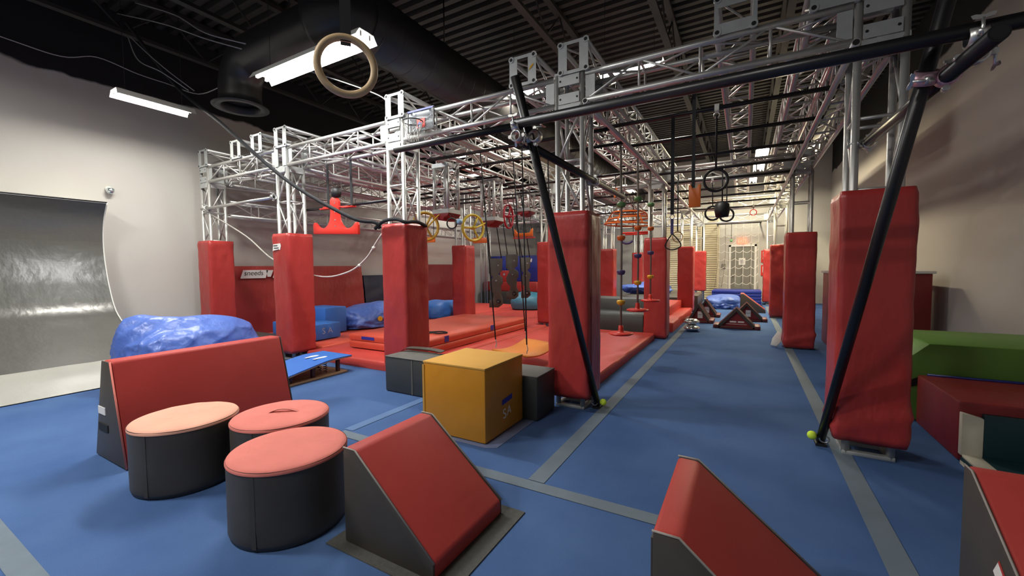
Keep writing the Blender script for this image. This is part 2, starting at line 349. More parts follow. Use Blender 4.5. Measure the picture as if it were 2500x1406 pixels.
# ------------------------------------------------------------------ tube lights
for k, (lab, c, ax, L, pw, colr) in enumerate(LAMPS):
    c = Vector(c); t = thing('tube_light', c, lab, 'light', 'fluorescent tube lights')
    def P(a, b_, z): return (c.x+a, c.y+b_, c.z+z) if ax == 'X' else (c.x+b_, c.y+a, c.z+z)
    h = L/2
    b = MB()
    for s0, s1, z0, z1 in ((-.14, -.09, -.03, .05), (-.09, .09, .05, .05), (.09, .14, .05, -.03)):
        b.add([P(-h-.04, s0, z0), P(h+.04, s0, z0), P(h+.04, s1, z1), P(-h-.04, s1, z1)], [(0, 1, 2, 3)])
        b.add([P(-h-.04, s0, z0+.006), P(h+.04, s0, z0+.006), P(h+.04, s1, z1+.006), P(-h-.04, s1, z1+.006)], [(3, 2, 1, 0)])
    refl = b.build('reflector', M['white'], t)
    for s0 in (-.058, .058):
        MB().tube([P(-h, s0, .012), P(h, s0, .012)], .021, 10).build('tube', M['tube'], refl)
        for e in (-h-.02, h): MB().box(*sorted((P(e, s0-.012, 0)[0], P(e+.02, s0+.012, 0)[0])), *sorted((P(e, s0-.012, 0)[1], P(e+.02, s0+.012, 0)[1])), c.z-.005, c.z+.045).build('socket', M['white'], refl)
    for e in (-h*.8, h*.8): MB().tube([P(e, 0, .055), P(e, 0, 5.6-c.z)], .003, 5).build('hanger_wire', M['black_paint'], t)
    ld = bpy.data.lights.new('tube_glow', 'AREA'); ld.shape = 'RECTANGLE'; ld.size = L; ld.size_y = .17; ld.energy = pw; ld.color = colr
    lo = bpy.data.objects.new('tube_glow', ld); COL.objects.link(lo); lo.parent = t; lo.location = (0, 0, -.012)
    if ax == 'Y': lo.rotation_euler = (0, 0, PI/2)

# ------------------------------------------------------------------ ducts
du = thing('round_duct', (-4.1, 10, 4.4), 'black spiral wound round duct running the length of the hall', 'duct')
b = MB(); MB().tube([(-4.1, 3.55, 4.4), (-4.1, 18.2, 4.4)], .36, 40).build('pipe', M['duct'], du)
y = 3.7
while y < 18: b.torus((-4.1, y, 4.4), .361, .006, (0, 1, 0), 40, 5); y += .30
b.build('spiral_seam', M['duct'], du)
for y in (5.2, 8.2, 11.2, 14.2): MB().tube([(-4.1, y, 4.75), (-4.1, y, 5.6)], .012, 6).build('hanger_rod', M['black_paint'], du)
MB().tube(curve([(-4.1, 3.75, 4.4), (-4.14, 3.6, 4.4), (-4.3, 3.45, 4.4), (-4.55, 3.4, 4.4)], 5), .365, 36).build('elbow', M['duct'], du)
cd = thing('elbow_duct', (-5.5, 3.4, 4.4), 'black round branch duct ending in a downward flared elbow mouth', 'duct')
MB().tube([(-4.5, 3.4, 4.4), (-6.0, 3.4, 4.4)]+[(-6.0-.42*math.sin(a), 3.4, 4.4-.42*(1-math.cos(a))) for a in [PI/2*i/10 for i in range(1, 11)]]+[(-6.42, 3.4, 3.84)], .27, 36, cap=False).build('pipe', M['duct'], cd)
MB().lathe([(.275, .10), (.275, .03), (.36, 0), (.36, -.012), (.25, -.012), (.25, .08)], (-6.42, 3.4, 3.76), 40, cap=False).build('flange', M['black_paint'], cd)
MB().lathe([(.245, 0), (.24, .02), (.05, .06)], (-6.42, 3.4, 3.86), 30).build('mouth_shadow_cone', M['hole'], cd)  # black cone standing in for the darkness inside the duct mouth
MB().tube([(-5.2, 3.4, 4.67), (-5.2, 3.4, 5.6)], .01, 6).build('hanger_rod', M['black_paint'], cd)

# ------------------------------------------------------------------ trusses
Hc = .127; TR = .0255
def corner(i): return ((-Hc, -Hc), (Hc, -Hc), (Hc, Hc), (-Hc, Hc))[i % 4]
def lattice(ax, a0, a1, cb, cc, parent, detail, panel=.5, br=.011):
    """bars of a square box truss along axis ax from a0 to a1, centre (cb,cc) on the two other axes"""
    def W(a, b_, c_):
        return {'X': (a, cb+b_, cc+c_), 'Y': (cb+b_, a, cc+c_), 'Z': (cb+b_, cc+c_, a)}[ax]
    n = max(1, round((a1-a0)/panel)); st = (a1-a0)/n; joined = MB()
    for k in range(4):
        p, q = corner(k), corner(k+1)
        for i in range(n+1):
            segs = [(W(a0+i*st, *p), W(a0+i*st, *q))] if 0 < i < n or ax == 'Z' else []
            if i < n: segs.append((W(a0+i*st, *(p if i % 2 else q)), W(a0+(i+1)*st, *(q if i % 2 else p))))
            for s0, s1 in segs:
                if detail: strut('brace', s0, s1, br, M['alu'], parent, 6)
                else: joined.tube([s0, s1], br, 5, cap=False)
    if not detail: joined.build('lattice', M['alu'], parent, kind='stuff')
    for k in range(4): strut('chord', W(a0, *corner(k)), W(a1, *corner(k)), TR, M['alu'], parent, 10)
def endplate(ax, a, cb, cc, parent, horiz=False, sgn=-1):
    """bolting face: two flat strips, thin rails and four corner bosses"""
    def bx(b0, b1, c0, c1, t=.006):
        a0, a1 = sorted((a, a+sgn*t))
        return MB().box(a0, a1, cb+b0, cb+b1, cc+c0, cc+c1) if ax == 'X' else MB().box(cb+b0, cb+b1, a0, a1, cc+c0, cc+c1)
    e = .15
    for s in (-1, 1):
        lo, hi = sorted((s*e, s*.062))
        (bx(-e, e, lo, hi) if horiz else bx(lo, hi, -e, e)).build('end_plate', M['plate'], parent)
        lo, hi = sorted((s*e, s*(e-.03)))
        (bx(lo, hi, -e, e, .004) if horiz else bx(-e, e, lo, hi, .004)).build('end_rail', M['plate'], parent)
    for k in range(4):
        u, v = corner(k)
        c = (a, cb+u, cc+v) if ax == 'X' else (cb+u, a, cc+v)
        d = Vector((sgn*.012, 0, 0)) if ax == 'X' else Vector((0, sgn*.012, 0))
        bo = MB().tube([c, Vector(c)+d], .030, 14).build('boss', M['plate'], parent)
        MB().tube([Vector(c)+d*.9, Vector(c)+d*1.08], .017, 12).build('bolt_hole', M['hole'], bo)
ZL, ZU = 3.10, 3.385
CX = [-8.47, -6.15, -3.80, -1.50, .795]; RY = [3.947, 8.42, 13.0, 17.2]
colname = ['column nearest the left wall', 'second column from the left wall', 'middle column', 'column left of the corridor', 'column right of the corridor']
rowname = ['front row', 'second row', 'third row', 'farthest row']
def tower(i, r, top=3.255, detail=False, extra=''):
    x, y = CX[i], RY[r]
    t = thing('truss_tower', (x, y, 0), 'silver box truss tower, %s, %s%s' % (rowname[r], colname[i], extra), 'truss tower', 'truss towers')
    for k in range(4):
        u, v = corner(k); strut('chord', (x+u, y+v, .012), (x+u, y+v, top), TR, M['alu'], t, 12)
    lo = 1.93
    n = 2; st = (2.93-lo)/n; joined = MB()
    for k in range(4):
        p, q = corner(k), corner(k+1)
        for s in range(n+1):
            z = lo+s*st; segs = [((x+p[0], y+p[1], z), (x+q[0], y+q[1], z))]
            if s < n and not (k in (0, 2) and (r > 0 or i == 4)): segs.append(((x+p[0], y+p[1], z if s % 2 else z+st), (x+q[0], y+q[1], z+st if s % 2 else z)))
            for s0, s1 in segs:
                if detail: strut('brace', s0, s1, .0125, M['alu'], t, 6)
                else: joined.tube([s0, s1], .0125, 5, cap=False)
    if not detail: joined.build('lattice', M['alu'], t, kind='stuff')
    # foot frame
    for s in (-1, 1):
        MB().box(x-.15, x+.15, y+s*.127-.025, y+s*.127+.025, 0, .03).build('foot_bar', M['plate'], t, bevel=.006)
        MB().box(x+s*.127-.025, x+s*.127+.025, y-.10, y+.10, 0, .03).build('foot_bar', M['plate'], t, bevel=.006)
    MB().box(x-.09, x+.09, y-.03, y+.03, .03, .055).build('foot_bar', M['plate'], t)
    # corner block at beam level
    for zc in (2.945, 3.255):
        for s in (-1, 1):
            MB().box(x-.15, x+.15, y+s*.127-.02, y+s*.127+.02, zc-.02, zc+.02).build('block_rail', M['plate'], t)
            MB().box(x+s*.127-.02, x+s*.127+.02, y-.107, y+.107, zc-.02, zc+.02).build('block_rail', M['plate'], t)
    for zc in (2.905,)+((3.015, 3.185) if i != 1 else ()):
        hh = .035 if zc < 2.95 else .048
        MB().box(x-.105, x+.105, y-.158, y-.150, zc-hh, zc+hh).build('block_plate', M['plate'], t)
        MB().box(x+.150, x+.158, y-.105, y+.105, zc-hh, zc+hh).build('block_plate', M['plate'], t)
        if zc > 2.95 and detail:
            for u in (-.085, .085): MB().tube([(x+u, y-.159, zc), (x+u, y-.1605, zc)], .010, 10).build('bolt_hole', M['hole'], t)
    if i == 1:
        for u in (-.1, .1): MB().box(x+u-.045, x+u+.045, y-.158, y-.15, 2.96, 3.24).build('block_plate', M['plate'], t)
    return t
for r in range(4):
    for i in range(5):
        if (r, i) in ((1, 0), (3, 0), (2, 1), (3, 1)): continue
        tower(i, r, detail=(r == 0))
def beamX(i, r, detail=False, z=ZL):
    x0, x1, y = CX[i]+.16, CX[i+1]-.16, RY[r]
    t = thing('truss_beam', ((x0+x1)/2, y, z), 'silver box truss beam across the %s, bay %s' % (rowname[r], ('by the left wall', 'left of the basketball hoop', 'behind the black crossbar start', 'over the corridor')[i]), 'truss beam', 'truss beams across the hall')
    lattice('X', x0, x1, y, z, t, detail)
    for a, s in ((x0, -1), (x1, 1)):
        for v in (-.127, .127): MB().box(min(a, a-s*.09), max(a, a-s*.09), y+v-.004, y+v+.004, z-.10, z+.10).build('end_strip', M['plate'], t)
for r in range(4):
    for i in range(4): beamX(i, r, detail=(r == 0))
def beamY(x, y0, y1, z, lab, plate=None, detail=False):
    t = thing('truss_beam', (x, (y0+y1)/2, z), lab, 'truss beam', 'truss beams along the hall')
    lattice('Y', y0, y1, x, z, t, detail, panel=.52)
    if plate: endplate('Y', y0, x, z, t, plate == 'h')
    return t
for i in range(5):
    for r in range(3):
        beamY(CX[i], RY[r]+.16, RY[r+1]-.16, ZL, 'silver box truss beam running away, %s, from %s to %s' % (colname[i], rowname[r], rowname[r+1]), detail=(r == 0 and i > 1))
UP = [(-8.42, 'v', 'against the left wall'), (-7.35, 'v', 'second from the left wall'), (-6.74, 'v', 'third from the left wall'), (-6.11, 'v', 'above the post with the small white patch'),
      (-3.76, 'v', 'above the basketball hoop post'), (-1.99, 'v', 'with a yellow mark on its end plate'), (-1.45, 'v', 'above the post left of the corridor'), (-.10, 'h', 'over the middle of the corridor'), (.53, 'h', 'left of the big right hand post')]
for x, pl, nm in UP:
    t = beamY(x, 3.78, 12.6 if x > -2.2 else 10.5, ZU, 'upper silver box truss lying on top, '+nm, pl, detail=x > -2.2)
    if x == -1.99: MB().prism([(0, 0), (.03, .02), (.06, .05), (.05, .06), (.02, .04)], (x+.07, 3.770, ZU-.02), (1, 0, 0), (0, 0, 1), (0, -.001, 0)).build('yellow_mark', M['gold'], t)
beamY(-8.45, 4.15, 12.8, 2.53, 'low silver box truss along the left wall above the red wall mats')
beamY(-7.3, 4.15, 12.8, ZL, 'silver box truss running away between the two left columns')
beamY(-5.0, 4.15, 12.8, ZL, 'silver box truss running away above the red anchor swing')
beamY(-2.7, 8.6, 16.8, ZL, 'silver box truss running away behind the hanging wheels')
for k, y in enumerate((6.2, 10.6, 15.0)):
    t = thing('truss_beam', (-5.9, y, ZU-.56), 'silver cross truss under the left grid, %s one' % ('nearest', 'middle', 'farthest')[k], 'truss beam', 'truss beams across the hall')
    lattice('X', -8.2, -3.97, y, ZU, t, False)

# hanging truss drops with red feet
for k, (x, y, z0, z1) in enumerate(((-3.99, 5.05, 2.22, 2.95), (-3.93, 6.25, 2.22, 2.95), (-4.03, 7.75, 2.56, 2.95))):
    t = thing('hanging_truss', (x, y, z0), 'short vertical truss hanging with a red padded foot, %s of three' % ('nearest', 'middle', 'farthest')[k], 'truss drop', 'hanging truss drops')
    lattice('Z', z0, z1, x, y, t, True, .36)
    for z in (z0, z1-.05):
        for s in (-1, 1):
            MB().box(x-.15, x+.15, y+s*.15-.004, y+s*.15+.004, z, z+.06).build('band_plate', M['plate'], t)
            MB().box(x+s*.15-.004, x+s*.15+.004, y-.145, y+.145, z, z+.06).build('band_plate', M['plate'], t)
    MB().prism([(-.16, 0), (.16, 0), (.12, -.05), (.07, -.06), (.05, -.10), (-.05, -.10), (-.07, -.06), (-.12, -.05)], (x, y-.15, z0), (1, 0, 0), (0, 0, 1), (0, .3, 0)).build('foot_pad', M['dark_red'], t, bevel=.008)

# ------------------------------------------------------------------ post pads
def pad(x, y, z0, z1, lab, seed=0, hw=.208, m='red', amp=.009, crease=0):
    o = thing('post_pad', (x, y, z0), lab, 'post pad', 'red padded post covers')
    rnd = .035; ring = []
    for cx_, cy_, a0 in ((1, -1, -90), (1, 1, 0), (-1, 1, 90), (-1, -1, 180)):
        for j in range(4): a = math.radians(a0+30*j); ring.append((cx_*(hw-rnd)+rnd*math.cos(a), cy_*(hw-rnd)+rnd*math.sin(a)))
    full = []
    for i, p in enumerate(ring):
        q = ring[(i+1) % len(ring)]; full.append(p)
        if i % 4 == 3:
            for j in range(1, 8): full.append((p[0]+(q[0]-p[0])*j/8, p[1]+(q[1]-p[1])*j/8))
    N = len(full); L = 40; vs = []; fs = []
    for l in range(L+1):
        t = l/L; z = z0+(z1-z0)*t
        for k, (u, v) in enumerate(full):
            d = Vector((u, v)).normalized()
            nz = noise.noise(Vector((u*5+seed*7, v*5, z*2.2)))*amp + abs(noise.noise(Vector((u*3+seed*3, v*3+2, z*6+u*5))))*amp*1.2
            nz += amp*.9*max(0, .55-abs(noise.noise(Vector((u*4+seed*5, v*4, z*3.1-u*7-v*5))))*2.2)*(.4+1.2*max(0, .3-abs(min(t, 1-t)))/.3)
            nz += crease*math.exp(-((z-z0-.16-.35*u)/.035)**2) if crease else 0
            edge = min(t, 1-t)*L
            nz -= .010*max(0, 1-edge)
            zz = z + (noise.noise(Vector((u*6+seed, v*6, 0)))*.014 if l == 0 else 0)
            vs.append((x+u+d.x*nz, y+v+d.y*nz, zz))
    for l in range(L):
        for k in range(N): fs.append((l*N+k, l*N+(k+1) % N, (l+1)*N+(k+1) % N, (l+1)*N+k))
    b = MB(); b.add(vs, fs, True)
    # rims top and bottom down to the tube hole
    for l, zz, flip in ((0, z0+.005, True), (L, z1-.002, False)):
        k0 = len(b.v); s = .165/hw
        inner = [(x+max(-.168, min(.168, u*s)), y+max(-.168, min(.168, v*s)), zz) for u, v in full]
        deep = [(p[0], p[1], zz+(.12 if flip else -.12)) for p in inner]
        b.v += [Vector(p) for p in inner+deep]
        for k in range(N):
            q = (l*N+k, l*N+(k+1) % N, k0+(k+1) % N, k0+k); b.f.append(q[::-1] if flip else q)
            q = (k0+k, k0+(k+1) % N, k0+N+(k+1) % N, k0+N+k); b.f.append(q[::-1] if flip else q); b.sm += [False, True]
    b.build('cover', M[m], o)
    return o
PADS = {}
def P_(i, r, lab, **k):
    z0, z1 = k.pop('z', (.11, 1.925)); PADS[i, r] = pad(CX[i], RY[r], z0, z1, lab, seed=i*3+r*5+1, **k)
P_(0, 0, 'red padded post cover farthest left, touching the left wall mats')
P_(1, 0, 'red padded post cover with a small white patch near its top', z=(.12, 1.945))
P_(2, 0, 'red padded post cover with black rope looped over its top', z=(.12, 1.955))
P_(3, 0, 'big red padded post cover behind the grey and mustard blocks', z=(.12, 1.93))
P_(4, 0, 'largest red padded post cover on the right with a slanting black pole', z=(.12, 1.92), crease=.020)
P_(1, 1, 'red padded post cover standing in the red mats behind the blue bag', z=(.16, 1.95))
P_(2, 1, 'red padded post cover half hidden behind the big middle post', z=(.16, 1.95))
P_(3, 1, 'red padded post cover behind the hanging disc ropes', z=(.02, 1.94))
P_(4, 1, 'red padded post cover right of the corridor with a fold at its foot', z=(.02, 1.93), crease=.022)
P_(2, 2, 'red padded post cover just right of the big middle post, far away', z=(.3, 1.95))
P_(3, 2, 'red padded post cover by the left pair of triangular steps', z=(.1, 1.95))
P_(4, 2, 'bright red wrinkled post cover right of the corridor, third away', z=(.04, 1.93), amp=.02)
P_(2, 3, 'small red post cover far away above the blue tarpaulin', z=(.3, 1.95))
P_(3, 3, 'wrinkled red post cover in front of the beige shutter', z=(.45, 1.95), amp=.018)
P_(4, 3, 'farthest red post cover on the right, beside the wall notices', z=(.1, 1.95), amp=.02, hw=.235)
p2 = PADS[1, 0]
MB().prism([(-.10, -.055), (-.07, -.045), (.06, -.03), (.09, -.04), (.115, .02), (.10, .06), (-.08, .05)], (-6.22, 3.727, 1.735), (1, 0, 0), (0, 0, 1), (0, -.004, 0)).build('name_patch', M['paper'], p2)
for w_ in ((-.07, .02, .10), (-.06, -.015, .12)): MB().box(-6.22+w_[0], -6.22+w_[0]+w_[2], 3.7205, 3.7225, 1.735+w_[1], 1.735+w_[1]+.014).build('printed_line', M['ink'], p2)
MB().box(-1.285, -1.2815, 3.82, 3.835, .14, 1.9).build('seam', M['dark_red'], PADS[3, 0])

# ------------------------------------------------------------------ foam shapes in front
def foam(name, loc, lab, cat, body, bm, bev=.012, group=None):
    t = thing(name, loc, lab, cat, group); return t
def wedge(x0, x1, y0, y1, h, flat, tip, lab, slope='+X', sheet=True):
    """ramp wedge: charcoal triangular sides, red slope. slope direction +X or -Y"""
    t = thing('foam_wedge', ((x0+x1)/2, (y0+y1)/2, 0), lab, 'foam wedge', 'red and black foam wedges')
    if slope == '+X':
        prof = [(x0, .004), (x1, .004), (x1, tip), (x0+flat, h), (x0, h)]
        O, U, V = (0, 0, 0), (1, 0, 0), (0, 0, 1); ends = [(y0, 1), (y1, -1)]; D = lambda s: (0, s, 0); off = lambda c: (0, c, 0)
    else:
        prof = [(y1, .004), (y0, .004), (y0, tip), (y1-flat, h), (y1, h)]
        O, U, V = (0, 0, 0), (0, 1, 0), (0, 0, 1); ends = [(x0, 1), (x1, -1)]; D = lambda s: (s, 0, 0); off = lambda c: (c, 0, 0)
    a, b_ = ends[0][0], ends[1][0]
    MB().prism(prof, off(a+.006), U, V, D(b_-a-.012)).build('cover', M['red_soft'], t, bevel=.018, seg=3)
    for c, s in ends:
        sp = MB().prism([(p+(.004 if i in (0, 3, 4) and slope == '+X' else -.004 if slope == '+X' else (-.004 if i in (0, 3, 4) else .004)), q-(.004 if q > .02 else 0)) for i, (p, q) in enumerate(prof)], off(c), U, V, D(s*.012)).build('side_panel', M['charcoal'], t, bevel=.004)
        pts = [Vector(off(c+s*.003))+Vector(U)*p+Vector(V)*q for p, q in prof]
        MB().tube(pts[2:4]+[pts[4]], .0045, 6).build('edge_piping', M['piping'], sp)
    # back face
    xb = prof[0][0]
    if slope == '+X': MB().box(xb-.003, xb+.004, y0+.004, y1-.004, .01, h-.025).build('back_panel', M['charcoal'], t)
    else: MB().box(x0+.004, x1-.004, xb-.004, xb+.003, .01, h-.025).build('back_panel', M['charcoal'], t)
    return t
wedge(-1.765, -1.18, 1.36, 1.95, .495, .085, .085, 'red topped black foam wedge between the drums and the mustard cube')
b = MB(); n = 24
b.box(-1.84, -1.07, 1.30, 2.02, .001, .006)
b.build('anti_slip_sheet', M['rubber_grey'], label='thin grey anti slip sheet under the wedge beside the drums', cat='sheet')
wedge(-.255, .36, 1.375, 2.0, .525, .085, .085, 'red topped black foam wedge at the bottom edge in the corridor')
MB().prism([(-.05, -.22), (.1, -.22), (.1, .12), (.02, .12), (-.05, -.02)], (-.29, 1.55, .001), (1, 0, 0), (0, 1, 0), (0, 0, .005)).build('anti_slip_sheet', M['rubber_grey'], label='grey anti slip scrap sticking out under the corridor wedge', cat='sheet')
w3 = wedge(.845, 1.62, 1.72, 2.50, .525, .07, .085, 'red and black foam wedge cut off by the bottom right corner', slope='-Y')
MB().prism([(-.055, -.03), (.055, -.03), (.055, .03), (-.055, .03)], (.844, 2.16, .22), (0, -.78, -.62), (0, -.5, .86), (-.002, 0, 0)).build('label_patch', M['paper'], w3)
MB().prism([(-.055, .03), (.055, .03), (.055, .042), (-.055, .042)], (.844, 2.16, .22), (0, -.78, -.62), (0, -.5, .86), (-.002, 0, 0)).build('label_band', M['red_soft'], w3)
# wall shaped trapezoid
tw = thing('foam_vault_wall', (-4.02, 1.75, 0), 'tall red trapezoid foam wall with dark ends, left of the drums', 'foam block')
prof = [(-4.30, .004), (-3.745, .004), (-3.94, .752), (-4.085, .752)]
MB().prism(prof, (0, 1.124, 0), (1, 0, 0), (0, 0, 1), (0, 1.24, 0)).build('cover', M['red_soft'], tw, bevel=.022, seg=3)
for yy, s in ((1.118, 1), (2.37, -1)):
    MB().prism([(p*.985-.06, .006+q*.985) for p, q in prof], (0, yy, 0), (1, 0, 0), (0, 0, 1), (0, s*.01, 0)).build('end_panel', M['navy'] if False else M['charcoal'], tw, bevel=.003)
MB().tube([(-3.745, 1.122, .01), (-3.94, 1.122, .75)], .006, 6).build('edge_piping', M['red_lit'], tw)
MB().box(-4.185, -4.055, 1.113, 1.119, .345, .40).build('label_patch', M['paper'], tw)
MB().box(-4.19, -4.02, 1.112, 1.119, .22, .275).build('grip_handle', M['hole'], tw)
# drums
def drum(x, y, r, h, lab, topm, handle=False, sd=0):
    t = thing('foam_drum', (x, y, 0), lab, 'foam drum', 'red topped black foam drums')
    N = 72; vs = []; fs = []; LV = 14
    for l in range(LV+1):
        z = .004+(h-.012)*l/LV
        for k in range(N):
            a = 2*PI*k/N; rr = r*(1+.010*noise.noise(Vector((math.cos(a)*1.5+sd, math.sin(a)*1.5, z*7)))) - (.008 if l == 0 else 0)
            rr += .004*math.exp(-((z-.075)/.012)**2)*(noise.noise(Vector((a*1.3+sd, 0, 3)))*2)
            vs.append((x+rr*math.cos(a), y+rr*math.sin(a), z))
    for l in range(LV):
        for k in range(N): fs.append((l*N+k, l*N+(k+1) % N, (l+1)*N+(k+1) % N, (l+1)*N+k))
    b = MB(); b.add(vs, fs, True); b.f.append(tuple(reversed(range(N)))); b.sm.append(False)
    b.build('side_wall', M['charcoal'], t)
    MB().box(x+r-.004, x+r+.0015, y-.012, y+.012, .02, h-.03).xform(Matrix.Translation((x, y, 0)) @ Matrix.Rotation(-1.15, 4, 'Z') @ Matrix.Translation((-x, -y, 0))).build('seam_strip', M['charcoal'], t)
    vs = [(x, y, h+.004)]; fs = []
    R = [(.25, .004), (.5, .003), (.75, .001), (.92, 0), (.985, -.006), (1.012, -.016), (1.012, -.026)]
    for q, dz in R:
        for k in range(N):
            a = 2*PI*k/N; vs.append((x+r*q*math.cos(a), y+r*q*math.sin(a), h+dz+(.004*noise.noise(Vector((q*3*math.cos(a)+sd, q*3*math.sin(a), 1))) if q < .95 else 0)))
    for k in range(N): fs.append((0, 1+k, 1+(k+1) % N))
    for i in range(len(R)-1):
        for k in range(N): fs.append((1+i*N+k, 1+(i+1)*N+k, 1+(i+1)*N+(k+1) % N, 1+i*N+(k+1) % N))
    MB().add(vs, fs, True).build('top_cover', topm, t)
    if handle:
        c = curve([(x-.07, y-.05, h+.004), (x-.03, y-.01, h+.022), (x+.02, y+.03, h+.024), (x+.09, y+.07, h+.004)], 6)
        b = MB(); n = len(c); d = Vector((.5, -.5, 0)).normalized()*.017
        b.add([p-d for p in c]+[p+d for p in c], [(i, i+1, n+i+1, n+i) for i in range(n-1)], True)
        b.add([p-d-Vector((0, 0, .004)) for p in c]+[p+d-Vector((0, 0, .004)) for p in c], [(n+i, n+i+1, i+1, i) for i in range(n-1)], True)
        b.build('grab_handle', M['red_lit'], t)
    return t
drum(-3.266, 1.295, .296, .428, 'red topped black foam drum nearest the tall foam wall, palest top', M['red_pale'], sd=1)
drum(-2.745, 1.635, .296, .424, 'red topped black foam drum at the back with a handle loop on top', M['red_lit'], True, sd=5)
drum(-2.205, 1.352, .298, .416, 'front red topped black foam drum beside the wedge', M['red_lit'], sd=9)
# cubes
def rbox(x0, x1, y0, y1, z0, z1, m, parent, name, bev=.015, wr=0, sd=0, seg=2):
    o = MB().box(x0, x1, y0, y1, z0, z1).build(name, m, parent, bevel=bev, seg=seg); return o
yb = thing('foam_cube', (-2.07, 2.97, 0), 'mustard yellow foam cube with a dark blue tab and white logo', 'foam cube')
rbox(-2.385, -1.755, 2.66, 3.29, .008, .60, M['yellow_box'], yb, 'body', .014)
rbox(-2.388, -1.752, 2.657, 3.293, .592, .612, M['yellow_top'], yb, 'top_cover', .008)
MB().prism([(-.085, -.022), (.085, -.022), (.085, .022), (-.085, .022)], (-1.754, 3.00, .275), (0, 1, .10), (0, 0, 1), (.002, 0, 0)).build('hook_tab', M['bluetape'], yb)
text('S', .12, M['paper'], yb, (-1.753, 2.955, .160), (0, 1, .12), (0, -.10, 1)); text('A', .11, M['paper'], yb, (-1.753, 3.03, .172), (0, 1, .12), (0, .05, 1))
MB().box(-2.39, -2.37, 2.654, 2.66, .03, .58).build('corner_seam', M['yellow_top'], yb)
MB().prism([(0, 0), (.62, 0), (.70, .04), (.70, .74), (.62, .74)], (-2.35, 2.62, .001), (1, 0, 0), (0, 1, 0), (0, 0, .003)).build('clear_sheet', M['clear'], label='thin bluish plastic sheet under the mustard cube', cat='sheet')
g1 = thing('foam_cube', (-1.70, 3.50, 0), 'dark grey foam block squeezed between the mustard cube and the post', 'foam cube', 'dark grey foam blocks')
rbox(-2.05, -1.615, 3.30, 3.70, .004, .40, M['grey_vinyl'], g1, 'body', .016); rbox(-2.05, -1.615, 3.30, 3.70, .395, .41, M['grey_top'], g1, 'top_cover', .006)
g2 = thing('foam_cube', (-3.05, 3.55, 0), 'dark grey foam block left of the mustard cube with a black flap', 'foam cube', 'dark grey foam blocks')
rbox(-3.57, -2.42, 3.345, 3.72, .004, .395, M['grey_vinyl'], g2, 'body', .018); rbox(-3.57, -2.42, 3.345, 3.72, .392, .408, M['grey_top'], g2, 'top_cover', .006)
MB().tube([(-3.56, 3.345, .402), (-2.45, 3.345, .402)], .005, 6).build('edge_piping', M['grey_top'], g2)
MB().box(-3.17, -3.15, 3.341, 3.346, .01, .39).build('seam_strip', M['grey_top'], g2)
b = MB(); cc = curve([(-3.57, 3.60, .41), (-3.5, 3.66, .445), (-3.2, 3.68, .452), (-3.0, 3.68, .44)], 5); n = len(cc)
b.add([p-Vector((0, .03, 0)) for p in cc]+[p+Vector((0, .04, .012)) for p in cc], [(i, i+1, n+i+1, n+i) for i in range(n-1)], True); b.add([p-Vector((0, .03, .008)) for p in cc]+[p+Vector((0, .04, .004)) for p in cc], [(n+i, n+i+1, i+1, i) for i in range(n-1)], True)
b.build('black_flap', M['charcoal'], g2)
MB().tube(curve([(-3.58, 3.5, .36), (-3.62, 3.48, .25), (-3.62, 3.47, .12), (-3.575, 3.46, .05)], 5), .016, 8).build('side_strap', M['strap'], g2)

# ------------------------------------------------------------------ mats
def matt(x0, x1, y0, y1, z0, z1, m, lab, cat='mat', name='crash_mat', group='red crash mats', bev=.03, wavy=.012, sd=0):
    nx, ny = max(2, int((x1-x0)/.25)), max(2, int((y1-y0)/.25)); b = MB(); vs = []; fs = []
    bm = bmesh.new(); me = bpy.data.meshes.new(name)
    top = [[(x0+(x1-x0)*i/nx, y0+(y1-y0)*j/ny) for i in range(nx+1)] for j in range(ny+1)]
    def zz(x, y): return z1+wavy*noise.noise(Vector((x*1.7+sd, y*1.7, sd)))
    for row in top:
        for x, y in row: vs.append((x, y, zz(x, y)))
    W_ = nx+1
    for j in range(ny):
        for i in range(nx): fs.append((j*W_+i, j*W_+i+1, (j+1)*W_+i+1, (j+1)*W_+i))
    border = [(0, i) for i in range(nx)]+[(j, nx) for j in range(ny)]+[(ny, i) for i in range(nx, 0, -1)]+[(j, 0) for j in range(ny, 0, -1)]
    idx = [j*W_+i for j, i in border]; cx, cy = (x0+x1)/2, (y0+y1)/2; n = len(idx); k1 = len(vs)
    for h_ in (z1-bev*.7, (z0+z1)/2, z0+.003):
        for q in idx:
            x, y, _ = vs[q]; ox = bev*.6*(1 if x > x1-1e-6 else -1 if x < x0+1e-6 else 0); oy = bev*.6*(1 if y > y1-1e-6 else -1 if y < y0+1e-6 else 0)
            g = .7 if h_ == z0+.003 else 1+.15*noise.noise(Vector((x*4, y*4, h_*9+sd)))
            vs.append((x+ox*g-(.0), y+oy*g, h_))
    rings = [idx]+[[k1+r_*n+k for k in range(n)] for r_ in range(3)]
    for a, c in zip(rings, rings[1:]):
        for k in range(n): fs.append((a[k], c[k], c[(k+1) % n], a[(k+1) % n]))
    fs.append(tuple(reversed(rings[-1])))
    b.add(vs, fs, True)
    o = b.build(name, m, None, loc=(cx, cy, z0), label=lab, cat=cat, group=group)
    me2 = o.data
    if hasattr(me2, 'set_sharp_from_angle'): me2.set_sharp_from_angle(angle=.9)
    return o
def strip_child(o, x0, x1, y0, y1, z0, z1, m, name='blue_tape'):
    return MB().box(x0, x1, y0, y1, z0, z1).build(name, m, o)
matt(-5.92, -4.06, 4.0, 7.6, 0, .13, M['red_mat'], 'red floor mat with its front edge behind the blue springboard', sd=1)
matt(-4.02, -3.74, 4.24, 8.1, 0, .14, M['red_mat'], 'narrow red mat strip behind the post with the rope', sd=2)
matt(-8.2, -5.98, 4.28, 7.6, 0, .15, M['orange_mat'], 'orange red mat carrying the blue steps', sd=3)
